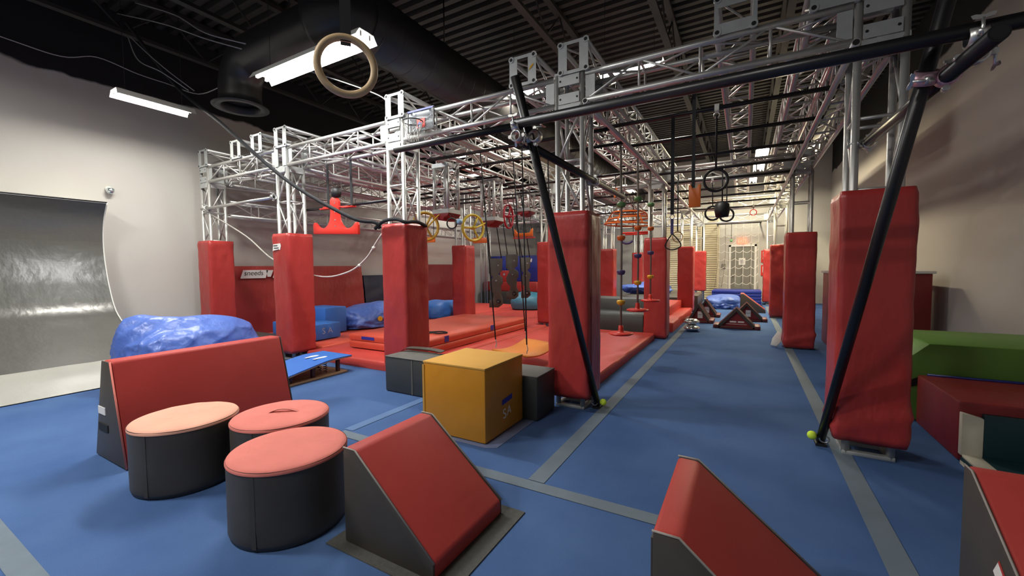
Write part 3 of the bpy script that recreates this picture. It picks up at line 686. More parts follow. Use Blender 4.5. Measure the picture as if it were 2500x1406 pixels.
matt(-5.88, -4.06, 7.66, 12.2, 0, .14, M['red_mat'], 'red floor mat in the middle bay behind the stacked mat', sd=4)
matt(-8.3, -6.42, 7.66, 12.2, 0, .145, M['red_mat'], 'red floor mat in front of the navy wall mat', sd=5)
matt(-6.38, -5.92, 8.7, 12.2, 0, .14, M['red_mat'], 'narrow red floor mat right behind the padded post in the mats', sd=6)
matt(-3.68, -1.50, 4.26, 8.12, 0, .125, M['red_mat'], 'large red mat beside the corridor under the disc ropes', sd=7, wavy=.01)
matt(-3.5, -1.76, 10.0, 13.3, 0, .14, M['red_mat'], 'far red floor mat behind the dark grey steps', sd=8)
o = matt(-5.52, -3.97, 4.47, 7.55, .262, .365, M['orange_mat'], 'upper orange mat of the stack with blue tape marks', sd=9, wavy=.015)
strip_child(o, -5.25, -4.97, 4.447, 4.452, .29, .335, M['bluetape']); strip_child(o, -3.953, -3.948, 4.9, 5.0, .275, .365, M['bluetape']); strip_child(o, -3.953, -3.948, 6.2, 6.3, .275, .365, M['bluetape'])
strip_child(o, -5.1, -4.75, 4.85, 4.9, .376, .38, M['paper'], 'white_print')
matt(-5.52, -3.97, 4.47, 7.55, .146, .26, M['orange_mat'], 'lower orange mat of the stack beside the rope post', sd=10, wavy=.003)
# dark grey steps and far red stacks
matt(-3.3, -1.74, 8.25, 9.1, 0, .44, M['grey_vinyl'], 'lower dark grey foam step beside the disc ropes', name='foam_step', group='dark grey foam steps', wavy=.012, sd=11)
matt(-3.3, -1.74, 9.14, 9.9, 0, .68, M['grey_vinyl'], 'upper dark grey foam step behind the disc ropes', name='foam_step', group='dark grey foam steps', wavy=.012, sd=12)
matt(-1.70, -1.32, 9.2, 12.7, 0, .2, M['red_mat'], 'low red mat edging the corridor before the triangular steps', sd=13)
matt(-2.6, -1.6, 10.6, 12.7, .2, .42, M['red_mat'], 'red mat stacked beside the corridor behind the disc ropes', sd=14)
matt(-3.5, -1.78, 13.4, 16.6, .0, .45, M['charcoal'], 'black edged platform block before the beige shutter', name='foam_step', group='dark grey foam steps', sd=15)
matt(-1.72, -1.25, 13.6, 15.2, 0, .5, M['charcoal'], 'dark block behind the left triangular steps', name='foam_step', group='dark grey foam steps', sd=16)
matt(-8.2, -6.42, 3.52, 4.19, 0, .28, M['grey_vinyl'], 'grey platform between the blue bag and the patched post', name='foam_step', group='dark grey foam steps', sd=17)
# wall mats
def wallmat(x, y0, y1, z0, z1, m, lab, lean=.12, t=.12, sd=0):
    b = MB(); ny, nz = 14, 10; vs = []; fs = []
    for j in range(ny+1):
        for k in range(nz+1):
            y = y0+(y1-y0)*j/ny; q = k/nz; z = z0+(z1-z0)*q
            sag = .05*abs(noise.noise(Vector((y*.9+sd, z*3.0-y*.8, sd))))*(1-abs(2*q-1))
            vs.append((x+t+lean*(1-q)+sag, y, z))
    n = len(vs)
    for j in range(ny+1):
        for k in range(nz+1):
            v = vs[j*(nz+1)+k]; vs.append((x+lean*(1-k/nz), v[1], v[2]))
    W_ = nz+1
    for j in range(ny):
        for k in range(nz):
            a = j*W_+k; fs.append((a, a+W_, a+W_+1, a+1)); fs.append((n+a+1, n+a+W_+1, n+a+W_, n+a))
    for j in range(ny):
        for k in (0, nz):
            a = j*W_+k; q = (a, n+a, n+a+W_, a+W_); fs.append(q if k == 0 else q[::-1])
    for k in range(nz):
        for j in (0, ny):
            a = j*W_+k; q = (a, a+1, n+a+1, n+a); fs.append(q if j == 0 else q[::-1])
    b.add(vs, fs, True); o = b.build('wall_mat', m, None, loc=(x, (y0+y1)/2, z0), label=lab, cat='wall mat', group='mats leaning on the left wall')
    if hasattr(o.data, 'set_sharp_from_angle'): o.data.set_sharp_from_angle(angle=.9)
    return o
wm = wallmat(-8.98, 4.24, 5.9, .01, 1.475, M['red'], 'red wall mat with white lettering behind the first post', sd=2)
wallmat(-8.98, 5.93, 7.56, .16, 1.475, M['red'], 'creased red wall mat behind the blue steps', sd=6)
wallmat(-8.98, 7.62, 9.6, .15, 1.22, M['navy'], 'navy wall mat leaning right of the red wall mats', sd=8)
wallmat(-8.98, 9.66, 12.3, .15, 1.52, M['dark_red'], 'dark red wall mat in the back left corner', sd=11)
wt = .155
for q0, q1 in ((4.52, 5.02), (5.17, 5.36)):
    MB().prism([(-.02, -.085), (q1-q0-.02, -.085), (q1-q0+.04, .085), (.04, .085)], (-8.98+.205, q0, 1.31), (0, 1, 0), (.0, 0, 1), (.003, 0, 0)).build('printed_panel', M['paper'], wm)
MB().prism([(.02, -.07), (.09, -.07), (.15, .07), (0, .07)], (-8.98+.205, 5.02, 1.32), (0, 1, 0), (0, 0, 1), (.003, 0, 0)).build('printed_panel', M['paper'], wm)
text('sneeds', .14, M['ink'], wm, (-8.770, 4.76, 1.33), (0, 1, 0), (0, 0, 1), shear=.2); text('S', .17, M['ink'], wm, (-8.770, 5.27, 1.31), (0, 1, 0), (0, 0, 1))
# back left corner seats
bn = thing('corner_bench', (-7.7, 13.7, 0), 'red padded bench on a black base in the back left corner', 'bench')
MB().box(-8.85, -6.55, 13.25, 14.1, .003, .5).build('base', M['charcoal'], bn, bevel=.02)
MB().box(-8.85, -6.55, 13.4, 14.1, .5, .86).build('cushion', M['red'], bn, bevel=.03)
for k in range(3):
    x0 = -8.75+k*.72
    o = thing('wall_panel', (x0+.35, 13.9, .87), 'royal blue upright panel with a white mark, %s of three in the corner' % ('left', 'middle', 'right')[k], 'wall panel', 'blue upright corner panels')
    MB().box(x0, x0+.70, 13.8, 13.98, .865, 1.84).build('cover', M['royal'], o, bevel=.02)
    MB().prism([(0, 0), (.05, .02), (.07, .12), (.03, .16), (-.01, .08)], (x0+.32, 13.795, 1.58), (1, 0, 0), (0, 0, 1), (0, -.002, 0)).build('white_mark', M['paper'], o)
o = thing('foam_block', (-7.95, 13.6, .87), 'small red upright block before the blue corner panels', 'foam block')
MB().prism([(-.22, 0), (.26, 0), (.12, .42), (-.2, .42)], (-7.95, 13.5, .865), (1, 0, 0), (0, 0, 1), (0, .2, 0)).build('cover', M['red'], o, bevel=.02)
MB().prism([(0, -.05), (.05, 0), (0, .05), (-.05, 0)], (-7.97, 13.499, 1.14), (1, 0, 0), (0, 0, 1), (0, -.003, 0)).build('faded_mark', M['dusty'], o)
# blue steps
for k, (x0, x1, y0, y1, z0, z1, lab) in enumerate(((-7.6, -6.42, 4.42, 4.98, .165, .44, 'lower blue foam step beside the patched post'), (-7.6, -6.9, 5.02, 5.5, .165, .66, 'taller blue foam step behind the lower one'), (-8.0, -7.75, 5.2, 5.4, .165, .95, 'slim upright blue block behind the blue steps'))):
    o = thing('foam_step', ((x0+x1)/2, (y0+y1)/2, z0), lab, 'foam block', 'blue foam steps'); rbox(x0, x1, y0, y1, z0, z1, M['blue_block'], o, 'body', .02)
    if k == 0:
        text('S', .15, M['dusty'], o, (-6.417, 4.63, .31), (0, 1, 0), (0, 0, 1)); text('A', .15, M['dusty'], o, (-6.417, 4.76, .31), (0, 1, 0), (0, 0, 1))

# ------------------------------------------------------------------ crumpled bags
def bag(c, d, rot, m, lab, sd, amp=.09, sub=5, name='crash_bag', group='soft nylon crash bags', pw=3.2, flatb=.5, tilt=0):
    bm = bmesh.new(); bmesh.ops.create_icosphere(bm, subdivisions=sub, radius=1)
    Rm = Matrix.Rotation(rot, 3, 'Z')
    for v in bm.verts:
        p = v.co.normalized(); s = (abs(p.x)**pw+abs(p.y)**pw+abs(p.z)**2.4)**(-1/2.9); q = p*s
        n1 = noise.noise(q*1.3+Vector((sd, 0, 0))); rid = 1-abs(noise.noise(q*2.6+Vector((sd*2, 3, 0))))*2; rid2 = 1-abs(noise.noise(Vector((q.x*6, q.y*6, q.z*3))+Vector((sd, 7, 1))))*2
        lowz = max(0, .3-q.z); th = math.atan2(q.y, q.x)
        fold = abs(noise.noise(Vector((math.cos(th)*4.5+sd, math.sin(th)*4.5, q.z*1.2))))
        k = 1+amp*(.9*n1+.55*rid*rid*(.5+lowz)+.35*rid2*(.3+lowz)-1.1*fold*min(1, lowz*1.6+.12)+.5*max(0, .12-abs(noise.noise(q*1.9+Vector((5, sd, 2)))))*3)
        q = Vector((q.x*d[0]*k, q.y*d[1]*k, (q.z*(1+.6*amp*n1*3)+0)*d[2]))
        if q.z < -d[2]*flatb: q.z = -d[2]*flatb + (q.z+d[2]*flatb)*.05
        v.co = Rm @ q
    zlo = min(v.co.z for v in bm.verts)
    for v in bm.verts: v.co.z = zlo+(v.co.z-zlo)*(1-tilt*v.co.y/d[1])
    zmin = min(v.co.z for v in bm.verts)
    for v in bm.verts: v.co.z -= zmin
    for f in bm.faces: f.smooth = True
    me = bpy.data.meshes.new(name); bm.to_mesh(me); bm.free(); me.materials.append(m)
    o = bpy.data.objects.new(name, me); COL.objects.link(o); o.location = c; WORLD[o.name] = Vector(c)
    return tag(o, lab, 'bag', group)
bag((-6.06, 2.52, 0), (.49, .70, .53), .10, M['blue'], 'big crumpled blue crash bag in front of the curved ramp', 3, amp=.17, sub=6, tilt=.13)
ob = bag((-7.15, 6.5, .16), (.55, .82, .32), -.2, M['blue'], 'flat crumpled blue crash bag behind the blue steps', 11, amp=.16)
MB().tube([(-6.62, 6.1, .36), (-6.60, 6.09, .36)], .05, 14).build('round_patch', M['gold'], ob)
bag((-6.93, 8.4, .15), (.45, .6, .28), .1, M['blue_block'], 'blue crash bag seen right of the rope post', 17, sub=4)
bag((-5.75, 11.2, .15), (.5, .6, .33), .3, M['teal_bag'], 'teal crash bag left of the half hidden post', 21, sub=4, amp=.05)
bag((-.62, 15.3, 0), (.5, .55, .28), 0, M['blue'], 'blue crash bag at the far end of the corridor', 25, amp=.18)
bag((-3.1, 15.2, .46), (.75, .8, .22), .3, M['blue'], 'blue tarpaulin bag on the platform far behind the disc ropes', 31, amp=.22)

# ------------------------------------------------------------------ curved ramp
wr = thing('warped_wall', (-7.7, .5, 0), 'grey curved ramp wall sweeping up to an overhanging top by the left wall', 'ramp')
prof = curve([(-6.68, 0, .012), (-7.0, 0, .20), (-7.45, 0, .34), (-7.95, 0, .52), (-8.40, 0, .78), (-8.62, 0, 1.16), (-8.72, 0, 1.48), (-8.76, 0, 1.75), (-8.74, 0, 2.0), (-8.66, 0, 2.23), (-8.51, 0, 2.44)], 5)
for nm, sl, m in (('lower_panel', prof[:8], mat('pale_ramp_panel', (.36, .36, .32), .38, bump=(5, 6, 5), bstr=.3, bdist=.015, var=.08)), ('main_panel', prof[7:38], M['ramp']), ('upper_panel', prof[37:], M['ramp'])):
    b = MB(); n = len(sl); YY = [-2.5+5.0*i/24 for i in range(25)]; vs = []; fs = []
    for j, y in enumerate(YY):
        for p in sl: vs.append((p.x+.006*noise.noise(Vector((p.x*4, y*4, p.z*4))), y, p.z+(.006*noise.noise(Vector((p.x*4+9, y*4, p.z*4))) if p.z > .05 else 0)))
    for j in range(24):
        for i in range(n-1): fs.append((j*n+i, j*n+i+1, (j+1)*n+i+1, (j+1)*n+i))
    b.add(vs, fs, True)
    b.add([(p.x-.02, y, max(.001, p.z-.012)) for y in (-2.5, 2.5) for p in sl], [(n+i, n+i+1, i+1, i) for i in range(n-1)], True)
    b.build(nm, m, wr)
b = MB(); n = len(prof)
for y in (-2.5, 2.485):
    b.prism([(p.x-.012, p.z-.004) for p in prof]+[(-8.96, 2.44), (-8.96, .004), (-6.75, .004)], (0, y, 0), (1, 0, 0), (0, 0, 1), (0, .015, 0))
b.build('side_panel', M['white'], wr)
MB().tube([(p.x+.004, 2.5, p.z+.004) for p in prof], .009, 6).build('edge_trim', M['white'], wr)
MB().tube([(-8.51, -2.5, 2.445), (-8.51, 2.5, 2.445)], .010, 6).build('top_trim', M['black_paint'], wr)
MB().box(-8.96, -8.51, -2.5, 2.5, 2.43, 2.45).build('top_deck', M['white'], wr)
cc_ = thing('security_camera', (-8.95, 2.67, 2.71), 'small white dome security camera on the left wall above the ramp', 'camera')
MB().lathe([(.045, 0), (.05, .02), (.03, .05)], (-9.0, 2.67, 2.72), 16, 'X').build('bracket', M['white'], cc_)
MB().lathe([(.005, -.06), (.035, -.05), (.05, -.02), (.052, .02), (.035, .035), (.004, .04)], (-8.92, 2.67, 2.70), 18).build('dome', M['silver'], cc_)

# ------------------------------------------------------------------ springboard
sb = thing('springboard', (-4.95, 3.05, 0), 'blue topped gymnastics springboard with wooden base and white foot marks', 'springboard')
MB().box(-5.25, -4.68, 2.25, 3.72, .004, .03).build('base_board', M['ply'], sb, bevel=.004)
pr = curve([(0, 2.28, .05), (0, 2.7, .10), (0, 3.1, .165), (0, 3.45, .215), (0, 3.78, .215)], 5); n = len(pr)
for nm, dz, m in (('deck', 0, M['blue_block']), ('deck_core', -.013, M['ply'])):
    b = MB(); t_ = .012
    vs = [(x, p.y, p.z+dz+q) for x in (-5.27, -4.66) for q in (0, t_) for p in pr]
    k = lambda a, c, i: (a*2+c)*n+i
    fs = []
    for i in range(n-1): fs += [(k(0, 1, i), k(1, 1, i), k(1, 1, i+1), k(0, 1, i+1)), (k(0, 0, i+1), k(1, 0, i+1), k(1, 0, i), k(0, 0, i)), (k(0, 0, i), k(0, 1, i), k(0, 1, i+1), k(0, 0, i+1)), (k(1, 1, i), k(1, 0, i), k(1, 0, i+1), k(1, 1, i+1))]
    fs += [(k(0, 0, 0), k(1, 0, 0), k(1, 1, 0), k(0, 1, 0)), (k(0, 1, n-1), k(1, 1, n-1), k(1, 0, n-1), k(0, 0, n-1))]
    b.add(vs, fs, False).build(nm, m, sb)
for x in (-5.05, -4.88):
    MB().prism([(-.03, 0), (0, -.11), (.035, -.1), (.04, .05), (.01, .11), (-.03, .08)], (x, 3.45, .2285), (1, 0, 0), (0, 1, 0), (0, 0, .002)).build('foot_mark', M['paper'], sb)
for x, y in ((-5.18, 3.62), (-4.75, 3.62), (-5.18, 3.25), (-4.75, 3.25), (-4.75, 2.95)):
    MB().box(x-.02, x+.02, y-.02, y+.02, .03, .185 if y > 3.4 else .17 if y > 3 else .125).build('stop_post', M['brown'], sb)
for x in (-5.08, -4.97, -4.85):
    MB().tube([(x+.022*math.cos(a*1.0), 3.5+.022*math.sin(a), .03+.165*a/(12*PI)) for a in [i*PI/6 for i in range(73)]], .004, 5).build('coil_spring', M['black_paint'], sb)

# ------------------------------------------------------------------ right side blocks
gm = thing('folded_mat', (2.0, 5.0, 0), 'bright green vinyl folded mat against the right wall', 'mat')
MB().prism([(1.25, .004), (2.58, .004), (2.58, .70), (1.42, .70), (1.30, .58), (1.25, .40)], (0, 4.92, 0), (1, 0, 0), (0, 0, 1), (0, 1.0, 0)).build('cover', M['green'], gm, bevel=.02)
MB().prism([(0, 0), (.05, .02), (.07, .10), (.02, .07)], (1.29, 4.915, .30), (1, 0, 0), (0, 0, 1), (0, -.004, 0)).build('black_patch', M['hole'], gm)  # small irregular black patch at the left of the mat front
rb = thing('foam_block', (2.0, 4.4, 0), 'low dark red foam block before the green mat, right edge', 'foam block')
x0, x1, y0, y1, h_ = 1.33, 2.56, 4.04, 4.86, .43
MB().box(x0, x1, y0, y1, .004, h_).build('cover', M['dark_red'], rb, bevel=.018)
MB().tube([(x0+.06, y1-.02, h_+.004), (x1, y1-.02, h_+.004)], .012, 8).build('blue_piping', M['royal'], rb)
fm = thing('folding_mat', (1.9, 3.8, 0), 'dark teal folding mat with cream border standing against the dark red block', 'mat')
MB().box(x0+.11, x1, 3.99, 4.035, .06, .362).build('upright_panel', M['teal'], fm, bevel=.006)
MB().prism([(x0, .06), (x0+.11, .06), (x0+.11, .335), (x0, .362)], (0, 3.985, 0), (1, 0, 0), (0, 0, 1), (0, .05, 0)).build('border_strip', M['cream'], fm, bevel=.008)
MB().box(x0+.10, x1, 3.35, 3.985, .03, .072).build('floor_panel', M['teal'], fm, bevel=.006)
MB().box(x0+.005, x0+.10, 3.35, 3.985, .052, .073).build('border_strip', M['cream'], fm, bevel=.006)
MB().box(x0, x0+.09, 3.35, 3.985, .030, .052).build('teal_band', M['teal'], fm)
MB().box(x0-.002, x0+.09, 3.35, 3.985, .004, .030).build('border_strip', M['cream'], fm)
# counter with blue cylinder, white standing board
ct = thing('storage_box', (1.7, 8.6, 0), 'dark red box with a pale ledge between the two right posts', 'box')
MB().box(1.25, 2.4, 8.3, 9.4, .004, 1.25).build('body', M['dark_red'], ct, bevel=.01); MB().box(1.22, 2.43, 8.27, 9.43, 1.25, 1.29).build('ledge', M['white'], ct, bevel=.005)
bc = thing('foam_roller', (1.52, 8.7, 1.29), 'dark blue cylinder standing on the pale ledge', 'roller'); MB().lathe([(.10, 0), (.115, .02), (.115, .27), (.09, .30)], (1.52, 8.7, 1.29), 28).build('cover', M['royal'], bc)
lb = thing('leaning_board', (1.12, 7.0, 0), 'pale curved board standing behind the big right post', 'board')
MB().prism([(-.28, .05), (-.1, .0), (.02, .0), (.06, .25), (-.22, .78), (-.27, .70)], (1.25, 7.1, .004), (.8, -.6, 0), (0, 0, 1), (.02, .03, 0)).build('panel', M['cream'], lb, bevel=.006)
MB().box(1.13, 1.17, 7.09, 7.12, .16, .18).build('slot', M['brown'], lb)
wp = thing('white_marker', (.50, 8.3, 0), 'small white plastic marker leaning on the post right of the corridor', 'marker')
MB().prism([(-.06, 0), (.03, -.02), (.09, .06), (.10, .20), (.05, .25), (-.03, .12)], (.46, 8.30, .03), (1, 0, 0), (0, .25, .97), (0, .03, -.01)).build('panel', M['white'], wp, bevel=.008)

# ------------------------------------------------------------------ triangular steps, wedges, mats down the corridor
def aframe(x0, x1, y0, dep, h, lab, writing=False):
    t = thing('triangle_step', ((x0+x1)/2, y0+dep/2, 0), lab, 'step', 'triangular balance steps')
    xm = (x0+x1)/2; w = .07
    MB().prism([(x0, .03), (x1, .03), (xm, h)], (0, y0+.05, 0), (1, 0, 0), (0, 0, 1), (0, dep-.1, 0)).build('core', M['dark_red'], t)
    for s, xe in ((-1, x0), (1, x1)):
        d = Vector((xe-xm, 0, .03-h)).normalized(); nn = Vector((-d.z*s, 0, d.x*s)); nn = nn if nn.z > 0 else -nn
        A = Vector((xm, y0, h)); B = Vector((xe, y0, .03))
        MB().add([A, B, B-nn*.06+Vector((0, 0, 0)), A-Vector((0, 0, .085)), A+Vector((0, dep, 0)), B+Vector((0, dep, 0)), B-nn*.06+Vector((0, dep, 0)), A-Vector((0, -dep, .085))],
            [(0, 1, 2, 3), (7, 6, 5, 4), (0, 4, 5, 1), (1, 5, 6, 2), (2, 6, 7, 3), (3, 7, 4, 0)]).build('tread', M['tread'], t)
    MB().box(x0-.03, x1+.03, y0, y0+dep, .002, .06).build('base_rail', M['brownstone'], t, bevel=.012)
    for xe in (x0, x1): MB().box(xe-.06, xe+.06, y0-.01, y0+dep+.01, .002, .09).build('foot', M['brownstone'], t, bevel=.03)
    if writing:
        for u0, u1 in ((-.13, .0), (.03, .15)): MB().box(xm+u0, xm+u1, y0+.045, y0+.049, .14, .17).build('printed_word', M['paper'], t)
        MB().box(xm-.2, xm+.2, y0+.045, y0+.049, .10, .108).build('printed_line', M['paper'], t)
    else:
        MB().box(xm-.02, xm+.09, y0+.042, y0+.049, .12, .28).build('white_card', M['paper'], t); MB().box(xm-.01, xm+.08, y0+.040, y0+.0425, .20, .208).build('printed_line', M['ink'], t)
    return t
aframe(-.55, .25, 10.25, .42, .47, 'dark red triangular step with white lettering, nearest on the right', True)
aframe(-.34, .44, 11.75, .42, .47, 'dark red triangular step with a white card, behind the lettered one')
aframe(-1.23, -.66, 10.95, .55, .49, 'dark red triangular step with a white card behind the silver weights') if False else aframe(-1.25, -.70, 10.95, .6, .47, 'dark red triangular step with a white card behind the silver weights')
aframe(-1.22, -.62, 12.3, .5, .48, 'dark red triangular step farthest on the left side of the corridor')
for k, (x, y, z) in enumerate(((-.97, 9.55, .0), (-.99, 9.66, .125))):
    o = thing('foil_weight', (x, y, z), '%s shiny silver pillow shaped weight on the corridor tape' % ('lower', 'upper')[k], 'weight', 'silver pillow weights')
    MB().lathe([(.01, .002), (.10, .005), (.155, .045), (.165, .065), (.155, .085), (.10, .125), (.01, .135)], (x, y, z), 30).build('body', M['silver'], o)
wedge(-.11, .54, 14.0, 14.6, .55, .08, .08, 'far red topped black foam wedge beside the far blue bag')
for k in range(5):
    o = MB().box(-1.02, .50, 16.25, 17.5, .004+k*.105, .10+k*.105).build('landing_mat', M['royal'], None, bevel=.02, label='dark blue landing mat before the far door, layer %s from the floor' % ('lowest', 'second', 'third', 'fourth', 'topmost')[k], cat='mat', group='stack of dark blue landing mats')
# cargo net
nt_ = thing('cargo_net', (-.25, 17.7, 1.6), 'white rope cargo net hanging before the far grey door', 'net')
XS = [-.92, -.68, -.32, -.07, .19, .42]
for i, x in enumerate(XS): MB().tube(curve([(x, 17.75, 2.96), (x, 17.75, 1.6), (x-(.10 if i < 2 else 0), 17.7, .56)], 5), .009, 5).build('vertical_rope', M['white_rope'] if i > 1 else M['grey_rope'], nt_)
for k in range(8):
    z = .72+k*.30
    for i in range(5): MB().tube(curve([(XS[i], 17.75, z), ((XS[i]+XS[i+1])/2, 17.73, z-.05), (XS[i+1], 17.75, z+.04+(.04 if i > 3 else 0))], 3), .009, 5).build('cross_rope', M['white_rope'], nt_)
MB().tube([(-.98, 17.75, 2.97), (.5, 17.75, 2.97)], .02, 8).build('top_bar', M['black_pipe'], nt_)
for xx_ in (-.95, .47): MB().box(xx_-.02, xx_+.02, 17.75, 18.298, 2.95, 2.99).build('wall_bracket', M['black_pipe'], nt_)

# ------------------------------------------------------------------ black pipe frame in front
def pipe(pts, r, lab, m='black_pipe', name='black_pipe', cat='pipe', group=None, n=16):
    c = sum((Vector(p) for p in pts), Vector())/len(pts)
    t = thing(name, c, lab, cat, group); MB().tube(pts, r, n).build('tube', M[m], t)
    for e, f_ in ((pts[0], pts[1]), (pts[-1], pts[-2])):
        e, f_ = Vector(e), Vector(f_); d = (e-f_).normalized()
        MB().tube([e+d*.0005, e+d*.0015], r*.82, n).build('end_bore', M['hole'], t)
    return t
ZP = 2.345
pipe([(-1.36, 2.43, ZP), (3.0, 2.43, ZP)], .031, 'long thick black crossbar in front of the truss, right section', group='black pipes of the front frame')
pipe([(-2.44, 2.45, ZP-.005), (-1.30, 2.45, ZP-.005)], .024, 'thinner black crossbar section left of the clamp', group='black pipes of the front frame')
def leg(xb, yb_, xt, yt, zt, lab, ball):
    t = pipe([(xb, yb_, .03), (xt, yt, zt)], .030, lab, group='black pipes of the front frame')
    MB().box(xb-.035, xb+.035, yb_-.05, yb_+.05, 0, .02).build('foot_plate', M['black_paint'], t)
    s = 1 if ball > xb else -1
    MB().tube([(xb, yb_, .07), (xb+s*.05, yb_-.03, .07)], .006, 8).build('bolt', M['steel'], t)
    MB().torus((xb+s*-.02, yb_-.045, .06), .03, .006, (0, 1, .3), 16, 6).build('shackle', M['steel'], t)
    k = thing('tennis_ball', (ball, yb_-.03, .033), 'bright yellow tennis ball stuck on the bolt at the foot of the %s slanting pole' % ('left' if s > 0 else 'right'), 'ball', 'tennis balls on pole feet')
    MB().lathe([(.001, -.033)]+[(.033*math.cos(a), .033*math.sin(a)) for a in [(-80+20*i)*PI/180 for i in range(9)]]+[(.001, .033)], (ball, yb_-.03, .073), 20).build('felt', M['tennis'], k)
leg(-1.255, 3.93, -1.30, 2.36, 2.62, 'slanting black pole in front of the big middle post', -1.19)
leg(.532, 3.92, .735, 2.30, 2.75, 'slanting black pole in front of the largest right post', .475)
pipe([(-1.33, 2.5, 2.25), (-1.30, 5.05, 2.24)], .031, 'black brace pipe from the left clamp to the middle tower', group='black pipes of the front frame')
pipe([(.77, 2.16, 2.215), (.745, 3.98, 2.27)], .031, 'black brace pipe from the right clamp to the right tower', group='black pipes of the front frame')
pipe([(-8.5, 3.76, 2.49), (-6.32, 3.78, 2.51)], .024, 'grey tube joining the first two front towers', m='steel', name='grey_tube', group='grey cross tubes')
def clamp(c, d1, d2, lab, m='steel', big=1):
    """swivel coupler: two collars on crossing pipes, hinge ears, bolts with wing nuts"""
    c, d1, d2 = Vector(c), Vector(d1).normalized(), Vector(d2).normalized(); t = thing('pipe_clamp', c, lab, 'pipe clamp', 'steel swivel pipe clamps')
    up = d1.cross(d2).normalized()
    for off, d in ((up*.036*big, d1), (-up*.036*big, d2)):
        MB().lathe([(.033*big, -.028*big), (.041*big, -.028*big), (.041*big, .028*big), (.033*big, .028*big), (.033*big, -.028*big)], (0, 0, 0), 22, cap=False).xform(Matrix.Translation(c+off) @ d.to_track_quat('Z', 'Y').to_matrix().to_4x4()).build('collar', M[m], t)
        s = d.cross(up).normalized()
        for sg in (-1, 1):
            p = c+off+s*sg*.052*big
            MB().tube([p-d*.014*big, p+d*.014*big], .013*big, 10).build('hinge_ear', M['steel'], t)
        p = c+off+s*.058*big; e = p+up*(.05 if off.dot(up) > 0 else -.05)*big
        MB().tube([p-(e-p)*.4, e], .006*big, 8).build('bolt', M['steel'], t)
        for sg in (-1, 1): MB().prism([(0, -.006), (.03*sg, -.002), (.036*sg, .012), (.024*sg, .014), (0, .008)], e, d, (e-p).normalized(), s*.004).build('wing', M['steel'], t)
    MB().tube([c-up*.012, c+up*.012], .016*big, 10).build('pivot', M['steel'], t)
    return t
clamp((-1.33, 2.44, 2.30), (1, 0, 0), (0, 1, 0), 'steel clamp joining crossbar and brace left of the slanting pole', big=.95)
clamp((-1.28, 2.54, 2.28), (.0, -.5, .85), (0, 1, 0), 'steel clamp on the left slanting pole below the crossbar')
clamp((.80, 2.43, 2.28), (1, 0, 0), (0, 1, 0), 'steel clamp joining crossbar and brace at the top right')
clamp((.735, 2.60, 2.24), (.09, -.5, .85), (0, 1, 0), 'pinkish clamp on the right slanting pole', m='pink', big=1.05)
clamp((-1.34, 4.0, 2.24), (0, 0, 1), (0, 1, 0), 'steel clamp holding the left brace on the middle tower')
clamp((.72, 3.86, 2.26), (0, 0, 1), (0, 1, 0), 'steel clamp with wing nuts holding the right brace on the right tower')
clamp((-8.33, 3.79, 2.50), (0, 0, 1), (1, 0, 0), 'steel clamp on the first tower beside the grey tube', m='white')
clamp((-6.30, 3.79, 2.51), (0, 0, 1), (1, 0, 0), 'steel clamp on the patched post tower beside the grey tube')

# ------------------------------------------------------------------ corridor bars and side rails
for x, nm in ((-1.27, 'left'), (.62, 'right')): pipe([(x, 3.6, 2.88), (x, 12.9, 2.88)], .024, 'silver rail pipe carrying the corridor bars, %s side' % nm, m='alu', name='rail_pipe', group='silver rail pipes')
ordn = ['first', 'second', 'third', 'fourth', 'fifth', 'sixth', 'seventh', 'eighth', 'ninth']
for k, y in enumerate((4.55, 5.4, 6.35, 7.3, 8.2, 9.2, 10.2, 11.3, 12.4)):
    pipe([(-1.34, y, 2.93), (.68, y, 2.93)], .021, '%s black bar across the corridor ceiling counted from the camera' % ordn[k], name='black_bar', cat='bar', group='black bars over the corridor', n=12)
UB = [(-3.96, -1.34, 4.6, 'over the near swing ropes'), (-3.96, -1.34, 5.2, 'over the far swing ropes'), (-3.96, -1.34, 6.9, 'behind the middle tower carrying the star'), (-3.96, -1.34, 9.0, 'carrying the orange hoops'), (-3.96, -1.34, 10.2, 'far behind the middle tower'), (-3.96, -1.34, 11.8, 'farthest behind the middle tower'),
      (-6.31, -3.64, 6.0, 'left of the hanging trusses, nearest'), (-6.31, -3.64, 6.6, 'above the yellow wheel'), (-6.31, -3.64, 7.0, 'above the nearest black plank'), (-6.31, -3.64, 7.6, 'above the right hand black plank'), (-6.31, -3.64, 8.0, 'above the middle black plank'), (-6.31, -3.64, 9.5, 'far left, behind the planks')]
for x0, x1, y, nm in UB:
    pipe([(x0, y, 2.928), (x1, y, 2.928)], .021, 'black bar under the left grid, '+nm, name='black_bar', cat='bar', group='black bars under the left grid', n=12)
pipe([(-6.02, 4.121, 2.33), (-3.93, 4.121, 2.33)], .021, 'low black bar between two front towers behind the red anchor', name='black_bar', cat='bar', group='black bars under the left grid', n=12)
fb = thing('fascia_panel', (1.2, 11, 3.5), 'long mottled grey steel panel hung beside the right trusses', 'panel')
MB().box(1.16, 1.24, 7.9, 16.0, 3.52, 3.98).build('sheet', M['fascia'], fb, bevel=.006); MB().box(1.13, 1.27, 7.9, 16.0, 3.49, 3.52).build('lower_flange', M['black_paint'], fb)
for y in (8.5, 12, 15.5): MB().tube([(1.2, y, 3.98), (1.2, y, 5.6)], .01, 6).build('hanger_rod', M['black_paint'], fb)

